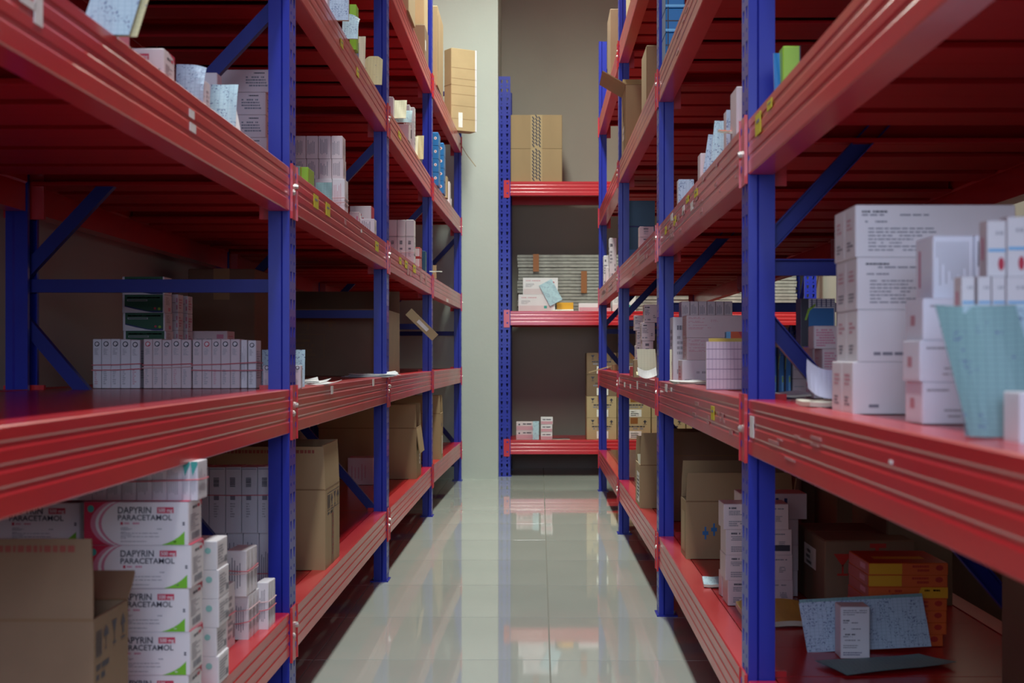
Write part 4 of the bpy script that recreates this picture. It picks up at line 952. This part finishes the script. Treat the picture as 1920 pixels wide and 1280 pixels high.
# second shelf, near goods
for dpt in range(2):
    for k in range(4):
        pack('medicine_box', f'{["bottom", "second from bottom", "second from top", "topmost"][k]} big white box in the {["front", "rear"][dpt]} stack at the near right', 'medicine box', (1599, 1608, 1607, 1604)[k]+(0 if not dpt else -20), ((1599, 1608, 1607, 1604)[k]+300)+(0 if not dpt else -20), None, 1.74+.0625*dpt, y2_+k*.0632, .062, 'white_card', st_big((3, 4, 2, 1, )[0] if False else (2, 4, 1, 3)[k]), 'big white boxes at the near right', key='bg%d' % k, h=.0629)
YB = 1.48
for k in range(3):
    pack('medicine_box', f'{["bottom", "middle", "top"][k]} plain white box in the column right of the big white boxes', 'medicine box', (1730, 1725, 1731)[k], (1812, 1810, 1799)[k], None, YB, y2_+k*.0432, .07, 'bright_card', st_white(k), 'plain white boxes at the near right', key='pw%d' % k, h=.0428)
pack('medicine_box', 'white box with vertical text on top of the plain white column', 'medicine box', 1750, 1826, None, 1.50, y2_+.0432*3, .07, 'bright_card', lambda w, d, h: [('F', .08+.075*k, .9-(.25+.45*abs(math.sin(k*1.7))), .10+.075*k, .9, 'pale_ink') for k in range(11)] + [('L', .2, .2, .3, .8, 'pink_ink')], h=.0655)
pack('medicine_box', 'white box standing right of the vertical-text box', 'medicine box', 1828, 1862, None, 1.50, y2_+.130, .07, 'bright_card', lambda w, d, h: [('F', .15+.15*k, .5, .22+.15*k, .9, 'grey_ink') for k in range(5)], h=.0655)
pack('medicine_box', 'white box under the one beside the vertical-text box', 'medicine box', 1822, 1862, None, 1.50, y2_, .07, 'white_card_b', st_none, h=.1296)
YC = 1.30
for r_ in range(2):
    pack('medicine_box', f'{["lower", "upper"][r_]} wide white box partly hidden by the near teal card', 'medicine box', 1884, 1990, None, YC, y2_+r_*.0485, .115, 'pink_white_card', st_white(7), 'wide white boxes behind the teal card', key='wc', h=.048)
for k in range(4):
    a = [1803, 1834, 1861, 1888][k]
    pack('medicine_box', f'{ORD[k]} blue-striped white box from the left in the lower row at the right edge', 'medicine box', a, a+(25, 24, 24, 40)[k], None, YC-.002, y2_+.0975, .022, 'white_card', st_bluestripe, 'blue-striped white boxes', key='bs%d' % (k == 3), h=.0435)
for k in range(3):
    a = [1851, 1889, 1929][k]
    pack('medicine_box', f'{ORD[k]} blue-striped white box from the left in the upper row at the right edge', 'medicine box', a, a+36, None, YC+.0, y2_+.0975+.0438, .022, 'white_card', st_bluestripe, 'blue-striped white boxes', key='bs2', h=(.0505, .054, .054)[k])
sheet('stock_card', 'blurred teal ruled card curling over at the right edge of the second shelf', 'card', .066, .112, 'aqua_ruled', (WX(1885, 1.21), 1.205, y2_+.001), (math.radians(84), 0, -.12), bend=-.008, bendx=.010, th=.0012, shear=-.22)
sheet('stock_card', 'paler teal card tucked behind the blurred one', 'card', .058, .112, 'cyan_ruled', (WX(1866, 1.23), 1.222, y2_+.001), (math.radians(86), 0, -.1), bendx=.006, th=.0012)
pack('medicine_box', 'small white box at the very right edge before the teal card', 'medicine box', 1912, 1950, 735, 1.14, y2_, .04, 'white_card_b', st_none)
# second shelf, just behind the near upright
pack('medicine_box', 'blue, black and white box with lime curve standing tall behind the near right upright', 'medicine box', 1502, 1566, None, 2.60, y2_+.088, .05, 'white_card_b', st_bluecurve, 'blue, black and white boxes', h=.0865, key='bcv')
for k in range(3):
    a = [1444, 1458, 1471][k]
    pack('medicine_box', f'{ORD[k]} slim blue and lime box from the left next to the near right upright', 'medicine box', a, a+12, None, 2.56, y2_, .10, 'blue_card', st_bluecurve, 'blue, black and white boxes', key='bcs', h=.086)
for k in range(2):
    pack('medicine_box', f'{["lower", "upper"][k]} salmon-tinted box right of the slim blue boxes', 'medicine box', 1486, 1522, None, 2.58, y2_+k*.0305, .08, 'pink_white_card', st_pinkend(k), 'pink-lettered boxes behind the near upright', key='sa', h=.030)
pack('medicine_box', 'pinkish box beneath the tall blue and white one', 'medicine box', 1524, 1580, None, 2.62, y2_, .1, 'pink_white_card', st_none, h=.0875)
for k in range(2):
    a = [1526, 1547][k]
    pack('medicine_box', f'{["left", "right"][k]} red-lettered box at the bottom behind the near stack', 'medicine box', a, a+20, None, 2.40, y2_, .06, 'pink_white_card', st_text('pink_ink', 'crimson_ink', k, 'L'), 'pink-lettered boxes behind the near upright', key='rl%d' % k, h=.0425)
pack('medicine_box', 'white box with fine pink text in the middle of the pink-lettered pile', 'medicine box', 1542, 1580, None, 2.38, y2_+.043, .07, 'pink_white_card', lambda w, d, h: para('F', .1, .1, .9, .9, 7, 'pink_ink', 3) + para('L', .2, .3, .8, .7, 3, 'rose_ink', 3), 'pink-lettered boxes behind the near upright', h=.0395)
pack('medicine_box', 'white box with fine pink text on top of the pink-lettered pile', 'medicine box', 1526, 1572, None, 2.39, y2_+.083, .05, 'pink_white_card', lambda w, d, h: para('F', .1, .1, .9, .9, 7, 'pink_ink', 5), 'pink-lettered boxes behind the near upright', h=.0375)
sheet('paper_sheet', 'crumpled white paper curling up beside the near stack of big boxes', 'paper', .058, .05, 'lavender_paper', (WX(1540, 2.02), 2.0, y2_+.012), (math.radians(48), math.radians(14), .2), bend=.006, bendx=.010, th=.0008)
sheet('folded_leaflet', 'folded brown-edged leaflet under the crumpled white paper', 'paper', .055, .07, 'paper_edge', (WX(1545, 2.0), 1.96, y2_+.004), (0, 0, .1), bend=.002, th=.006)
sheet('booklet', 'thin white booklet with blue cover lying by the near right upright', 'booklet', .07, .10, 'white_ruled', (WX(1486, 2.46), 2.42, y2_+.003), (.0, 0, .15), bend=.003, bendx=.003, th=.0035, back='blue_card')
for k in range(3):
    x0 = (1279, 1287.5, 1287)[k]
    pack('medicine_box', f'{["bottom", "middle", "top"][k]} long white box with faint red print before the second right upright', 'medicine box', x0, x0+135, None, 3.93, y2_+k*.0613, .11, 'white_card_b' if k == 0 else 'pink_white_card', st_redtext(k*5) if k else (lambda w, d, h: barcode('F', .04, .05, .13, .14, 'grey_ink', 3) + words('F', .20, .40, .36, .1, 'pale_ink', 4) + para('L', .2, .2, .8, .8, 4, 'rose_ink', 3)), 'long white boxes before the second upright', key='rt%d' % k, h=.061)
pack('medicine_box', 'grey box at the bottom of the pile behind the long white boxes', 'medicine box', 1262, 1385, None, 4.10, y2_, .10, 'white_card_b', st_text('pale_ink', 'grey_ink', 3, 'L'), h=.183)
for k in range(6):
    a = 1278+16*k
    pack('medicine_box', f'{ORD[k]} small box from the left in the row topping the pile', 'medicine box', a, a+15.3, None, 4.11, y2_+.1835, .08, 'pink_white_card', st_vert(80+k), 'row of small boxes under the deck', key='sr%d' % (k % 2), h=.045)
stand('notepad', 'tall pink ruled pad standing left of the near right upright', 'notepad', 1324, 1428, 641, 3.02, y2_, 'pink_ruled', lean=1.5, th=.008)
stand('folder', 'yellow folder just behind the pink ruled pad', 'folder', 1329, 1432, 634.5, 3.05, y2_, 'yellow_folder', lean=1.5, th=.002)
pack('medicine_box', 'pinkish box behind the yellow folder carrying the orange box', 'medicine box', 1345, 1430, None, 3.22, y2_, .07, 'pink_white_card', st_none, h=.0995)
pack('medicine_box', 'small orange, red and blue box above the yellow folder', 'medicine box', 1362, 1406, None, 3.23, y2_+.1, .03, 'sky_ink', st_colour, h=.026)
for k in range(2):
    sheet('booklet', f'{["lower", "upper"][k]} thin white leaflet lying before the long white boxes', 'booklet', .09, .10, 'plain_paper', (WX(1298, 3.72)+.006*k, 3.66, y2_+.002+.003*k), (0, 0, .1+.1*k), bend=.003, th=.002, group='leaflets on the second right shelf')
stand('stock_card', 'pale yellow card in shade just right of the second right upright', 'card', 1256, 1272, 655, 4.14, y2_, 'cream_ruled', lean=2)
# second shelf past the second upright
sheet('stock_card', 'cream ruled card standing out past the second right upright', 'card', .060, .078, 'cream_ruled', (WX(1214, 4.66), 4.66, y2_+.018), (math.radians(84), 0, 0), bend=-.004, th=.002, shear=-.05)
sheet('stock_card', 'cream card folded flat with yellow edge beneath the standing card', 'card', .066, .03, 'yellow_ruled', (WX(1213, 4.64), 4.64, y2_+.010), (math.radians(20), 0, 0), th=.003)
sheet('paper_sheet', 'white paper sagging like a bowl over the beam past the second right upright', 'paper', .060, .05, 'plain_paper', (WX(1213, 4.62), 4.60, y2_+.001), (math.radians(30), 0, 0), bendx=.012, th=.001)
pack('medicine_box', 'narrow beige box left of the cream card past the second right upright', 'medicine box', 1189, 1199, 674, 4.92, y2_, .06, 'kraft_pale', st_none)
pack('medicine_box', 'tiny red bottle carton left of the narrow beige box', 'medicine box', 1181.5, 1188, 687, 5.3, y2_, .03, 'red_card', st_none)
for k in range(4):
    pack('medicine_box', f'{["bottom", "second from bottom", "second from top", "topmost"][k]} pinkish box in the nearer column past the second right upright', 'medicine box', (1204, 1204, 1203, 1208)[k], (1226, 1225, 1228, 1232)[k], None, 5.15, y2_+k*.0645, .07, 'pink_white_card', st_barcode(k) if k == 1 else st_text('grey_ink', 'ink', k, 'L'), 'pinkish boxes past the second right upright', key='pn%d' % k, h=.064)
    pack('medicine_box', f'{["bottom", "second from bottom", "second from top", "topmost"][k]} pinkish box in the farther column past the second right upright', 'medicine box', (1193, 1192, 1194, 1190)[k], (1208, 1207, 1208, 1208)[k], None, 5.45, y2_+k*.057, .07, 'pink_white_card', st_text('grey_ink', 'ink', k+4, 'L'), 'pinkish boxes past the second right upright', key='pf%d' % k, h=.0565)
o = MB(); o.bar((WX(1104, 7.9), 0, 0), (WX(1150, 7.9), 0, WZ(686, 7.9)-WZ(699, 7.9)), .006, .006, 'kraft_pale'); mbo = o; ob = mbo.build('cardboard_strip', None, (0, 7.9, WZ(698, 7.9)))
tag(ob, 'thin pale strip poking over the aisle at the far end of second right shelf', 'cardboard')
pack('medicine_box', 'small cream carton at the base of the thin strip by the third right upright', 'medicine box', 1149, 1158, 683, 7.75, y2_, .05, 'kraft_pale', st_none)
# third shelf
def gbox(lab, a, b, t, Y, z, d, body, st=None, cat='medicine box', **k): return pack('medicine_box', lab, cat, a, b, t, Y, z, d, body, st or st_none, **k)
gbox('pale blue card box at the aisle edge right of the second right upright', 1272, 1301, 336, 3.62, y3_, .04, 'white_card_b', lambda w, d, h: [('F', 0, 0, 1, 1, 'blue_ruled', 0)], key='cb')
gbox('grey-pink box in the pack leaning on the third right shelf', 1313, 1330, 287, 3.12, y3_, .05, 'pink_white_card')
stand('stock_card', 'pale blue card on the left of the pair before the near right upright', 'card', 1318, 1345, 252, 3.02, y3_, 'blue_ruled', lean=5, th=.003, shear=.15)
stand('stock_card', 'pale cyan lettered card on the right of the pair before the near right upright', 'card', 1332, 1361, 226, 2.92, y3_, 'cyan_ruled', lean=5, th=.003, shear=.1)
gbox('grey speckled card box left of the near right upright, third right shelf', 1362, 1392, 206, 2.68, y3_, .04, 'pink_white_card', lambda w, d, h: [('F', 0, 0, 1, 1, 'blue_ruled', 0)], key='gs1')
sheet('booklet', 'small orange and white booklet lying before the near right upright, third right shelf', 'booklet', .035, .05, 'orange_card', (WX(1378, 2.6), 2.56, y3_+.012), (.2, 0, .3), th=.004)
gbox('pinkish box half hidden by the near right upright, third right shelf', 1381, 1452, 162, 2.50, y3_, .08, 'pink_white_card')
gbox('lime green box above the near right beam', 1468, 1501, 86, 2.20, y3_, .035, 'lime_card', lambda w, d, h: [('F', .93, 0, 1, 1, 'ink', 0)], key='lgr')
stand('stock_card', 'blue card curving beside the lime green box', 'card', 1452, 1469, 97, 2.22, y3_, 'blue_card', lean=4, bend=-.006, th=.002)
gbox('large dark teal carton at the back past the third right upright', 1172, 1228, 376, 6.42, y3_, .3, 'dark_teal_card', lambda w, d, h: [('F', 0, 0, 1, .30, 'blue_card', 0), ('F', 0, .62, 1, .64, 'deep_blue_ink', 0)], key='dtc')
for k in range(3):
    gbox(f'{["bottom", "middle", "top"][k]} grey-pink box before the dark teal carton', 1199, 1226, None, 5.6, y3_+k*.041, .07, 'pink_white_card', st_barcode(k), h=.0405, key='gp%d' % k, group='grey-pink boxes before the teal carton')
gbox('grey box past the third right upright on the third right shelf', 1143, 1156, 446, 7.35, y3_, .1, 'white_card_b', st_text(seed=3, side='L'), key='gy1')
gbox('lower grey box in front of the fourth right upright, third right shelf', 1132, 1143, 479, 7.9, y3_, .1, 'white_card_b', st_text(seed=5, side='L'), key='gy2')
gbox('white lettered box farthest along the third right shelf', 1136, 1150, 500, 7.6, y3_, .05, 'white_card', key='gy3')
# fourth shelf
carton('open kraft carton with its flap spread over the aisle, fourth right shelf', .350+.10, 5.85+.15, y4_, .20, .30, 1.869-y4_, {'L': (.112, 60), 'B': (.08, 8)}, [('L', .25, .25, .6, .45, 'sticker_white', 0)] + words('L', .28, .33, .55, .04, 'ink', 3) + icon('L', 'arrow', .3, .55, .2, .15, 'ink'), 'kraft')
carton('kraft carton hidden by the second right upright, fourth right shelf', .374+.11, 5.05+.12, y4_, .22, .24, .255, None, None, 'kraft', closed=True)
for k in range(3):
    gbox(f'{["bottom", "middle", "topmost"][k]} bright blue strapped pack right of the second right upright', 1248, 1284, None, 4.02, y4_+k*.068, .12, 'blue_card', lambda w, d, h: [('F', .1, .0, .16, 1, 'ink', 0), ('F', 0, .45, 1, .5, 'ink', 0), ('F', 0, .04, 1, .14, 'sky_ink', 0)], h=.067, key='bp', group='bright blue strapped packs')
# fifth shelf
carton('tall kraft carton past the third right upright on the top right shelf', WX(1144, 7.25)+.14, 7.25+.15, y5_, .28, .3, .40, None, None, 'kraft_dark_shaded', closed=True)
carton('pale carton just before the third right upright on the top right shelf', .349+.15, 5.85, y5_, .28, .28, .30, None, None, 'kraft_pale', closed=True)
# labels and worn spots on the right beams (bay index counts from the near end)
for key, px, py, w, h, m in (((1, 2), 1256, 408, 4, 14, 'sticker_white'), ((1, 2), 1262, 414, 4, 16, 'sticker_yellow'), ((1, 2), 1279, 394, 4, 16, 'sticker_white'), ((1, 2), 1287, 374, 5, 12, 'sticker_yellow'), ((1, 2), 1304, 362, 6, 14, 'sticker_yellow'), ((1, 2), 1296, 386, 5, 16, 'sticker_white'), ((1, 2), 1244, 432, 3, 14, 'sticker_yellow'),
        ((0, 2), 1426, 232, 10, 40, 'sticker_yellow'), ((0, 2), 1448, 196, 9, 18, 'sticker_yellow'), ((2, 1), 1161, 714, 2, 14, 'sticker_white'), ((2, 1), 1171, 721, 2, 9, 'sticker_white'), ((2, 1), 1181, 724, 2, 8, 'sticker_white'), ((2, 1), 1193, 722, 2, 15, 'sticker_white'), ((2, 1), 1208, 721, 2, 5, 'sticker_white'),
        ((1, 1), 1245, 727, 4, 14, 'sticker_white'), ((1, 1), 1255, 730, 3, 7, 'sticker_white'), ((1, 1), 1337, 774, 6, 26, 'sticker_yellow'), ((0, 1), 1414, 800, 7, 40, 'sticker_white'), ((0, 1), 1680, 866, 5, 7, 'sticker_white')):
    sticker(RB, key, 1, px, py, w, h, m, .342)
rr = random.Random(12)
for key, a_, b_, n_ in (((1, 2), 1250, 1385, 26), ((2, 2), 1170, 1228, 8), ((1, 1), 1262, 1385, 10), ((1, 3), 1250, 1330, 5), ((3, 2), 1128, 1154, 5), ((0, 1), 1440, 1560, 6)):
    for k in range(n_):
        px = rr.uniform(a_, b_); Y = .342*FP/(px-VX); lev = RZ[key[1]]
        py = VY-(lev-EYE-rr.uniform(.012, .078))*FP/Y
        sticker(RB, key, 1, px, py, rr.uniform(2, 7)*(3 if key == (0, 1) else 1), rr.uniform(3, 8), 'residue', .342, name='tape_residue')

# ================================================================ END RACK
e1_, e2_, e3_ = EZ
for k in range(2):
    xa, xb = WX(957.5, 9.24), WX(1054, 9.24)
    r = carton(f'{["lower", "upper"][k]} kraft carton with striped tape on top of the end rack', (xa+xb)/2, 9.24+.17, e3_+k*.2165, xb-xa, .34, .2155, None, None, 'kraft', closed=True, band_=.037, tapemat='kraft_pale')
    mb = MB(); rr = random.Random(k)
    for j in range(9):
        for c in (-.020, .0, .020):
            zz = .008+j*.022+(.011 if c == 0 else 0)
            if zz > .195: continue
            mb.poly([(c+.001, -.1712, zz), (c+.010, -.1712, zz), (c-.001, -.1712, zz+.021), (c-.010, -.1712, zz+.021)], 'ink')
    tp = [c for c in bpy.data.objects if c.parent == r and c.name.startswith('packing_tape')][0]
    mb.build('stripe', tp)
CART = 'kraft cartons with white labels on the end rack'
cx = [1099, 1157, 1221, 1286, 1351, 1416]
for c in range(4):
    for k in range(4):
        xa, xb = WX(cx[c]+.5, 9.3), WX(cx[c+1]-.5, 9.3)
        pos = ["bottom", "second from bottom", "second from top", "topmost"][k]
        carton(f'{pos} kraft carton, {ORD[c]} column from the aisle, bottom of end rack', (xa+xb)/2, 9.3+.13, e1_+k*.1395, xb-xa-.002, .26, .139, None,
           icon('F', 'glass', .14, .70, .13, .20, 'ink') + icon('F', 'arrow', .76, .68, .13, .22, 'ink') + words('F', .18, .56, .82, .06, 'ink', k+c) + words('F', .22, .46, .78, .06, 'grey_ink', k+c+9) + [('F', .34, .04, .72, .38, 'sticker_white', 0)] + para('F', .40, .08, .66, .34, 3, 'pale_ink', k),
           'kraft_pale' if k < 2 else 'kraft_dark_shaded', closed=True, group=CART, tapemat='brown_tape')  # upper two rows: shade put into the carton colour
for k in range(2):
    gbox(f'{["lower", "upper"][k]} pink and white box beside the end rack post, lowest shelf', 968, 999.5, None, 9.28, e1_+k*.0565, .10, 'pink_white_card', lambda w, d, h: words('F', .4, .70, .9, .14, 'ink', 3) + [('F', .02, .08, .98, .55, 'rose_ink', 0), ('poly', 'F', [(.18+.05*math.cos(t*PI/4), .72+.1*math.sin(t*PI/4)) for t in range(8)], 'ink', 1)], h=.056, key='pwb', group='pink and white boxes on the end rack')
stand('stock_card', 'pale blue card standing right of the pink and white boxes', 'card', 999, 1010.5, 789.5, 9.26, e1_, 'cyan_ruled', lean=2, th=.004)
for k in range(3):
    gbox(f'{["bottom", "middle", "top"][k]} small pink and white box in the free-standing stack of three', 1014, (1035.5, 1035.5, 1036.5)[k], None, 9.27, e1_+k*.0485, .08, 'white_card', lambda w, d, h: words('F', .15, .62, .85, .14, 'ink', 3) + [('F', .02, .05, .98, .45, 'rose_ink', 0)], h=.0465, key='s3', group='stack of three on the end rack')
sheet('booklet', 'black and white booklet lying right of the stack of three', 'booklet', .11, .10, 'ink', (WX(1053, 9.25), 9.25, e1_+.003), (0, 0, .1), th=.004)
# trays
for pile, (pa, pb) in enumerate(((971, 1142), (1146, 1318), (1322, 1494))):
    xa, xb = WX(pa, 9.46), WX(pb, 9.46)
    for k in range(9):
        rr = random.Random(pile*20+k); mb = MB(); w = xb-xa; d = .30; h = .040
        mb.box(-w/2, -d/2, 0, w/2, d/2, h*.45, 'grey_tray'); mb.box(-w/2+.008, -d/2+.008, h*.45, w/2-.008, d/2-.008, h*.55, 'grey_tray'); mb.box(-w/2, -d/2, h*.55, w/2, d/2, h*.96, 'grey_tray')
        o = mb.build('foam_tray', None, ((xa+xb)/2+rr.uniform(-.006, .006)-(.02 if k < 6 and pile == 0 else 0)*0, 9.46+d/2+rr.uniform(0, .008), e2_+k*.0425), rr.uniform(-.01, .01))
        o.scale = (1, 1, 1)
        tag(o, f'{ORD[k]} grey-white flat foam tray from the bottom of the {["left", "middle", "right"][pile]} pile, end rack', 'tray', 'piles of foam trays')
mb = MB()
def tape_strip(px, a, b, wpx=11):
    w = wpx*9.45/2700; m_ = MB(); m_.box(-w/2, -.0015, 0, w/2, .0015, WZ(a, 9.45)-WZ(b, 9.45), 'brown_tape'); return m_.build('packing_tape', None, (WX(px, 9.45), 9.452, WZ(b, 9.45)))
for px, a, b, lab in ((1005, 476, 509, 'brown tape strip on the upper left trays of the end rack'), (1095, 508, 549, 'brown tape strip across the middle of the foam trays')):
    tag(tape_strip(px, a, b), lab, 'tape')
for k, (a, b, t0) in enumerate(((972, 1040.5, 551.5), (980.5, 1046, 521))):
    gbox(f'{["lower", "upper"][k]} white carton with green square on the middle shelf of the end rack', a, b, None, 9.26, e2_+(.0 if k == 0 else .1085), .14, 'white_card', st_endtop, h=.108, key='et', group='white cartons with green squares')
sheet('stock_card', 'pale cyan card tilted against the white cartons on the end rack', 'card', .09, .15, 'cyan_ruled', (WX(1043, 9.24), 9.25, e2_+.055), (math.radians(88), math.radians(-28), 0), th=.003)
gbox('yellow box beside the white cartons on the end rack', 1044, 1075, 567, 9.30, e2_, .1, 'yellow_card')
sheet('paper_sheet', 'pinkish paper lying before the yellow box on the end rack', 'paper', .14, .08, 'plain_paper', (WX(1055, 9.25), 9.22, e2_+.002), (0, 0, 0), bend=.01, th=.006)
gbox('flat pinkish white box on the middle shelf of the end rack, behind the far post', 1085, 1146, 568, 9.28, e2_, .12, 'white_card', lambda w, d, h: [('F', .02, .08, .98, .5, 'rose_ink', 0)], key='fp')
gbox('white carton with red dot behind the third right upright, end rack middle shelf', 1148, 1192, 547, 9.26, e2_, .14, 'white_card', st_endtop, key='et2')
o = MB(); o.box(-.9, -.004, -.006, .9, .004, .006, 'white_card')
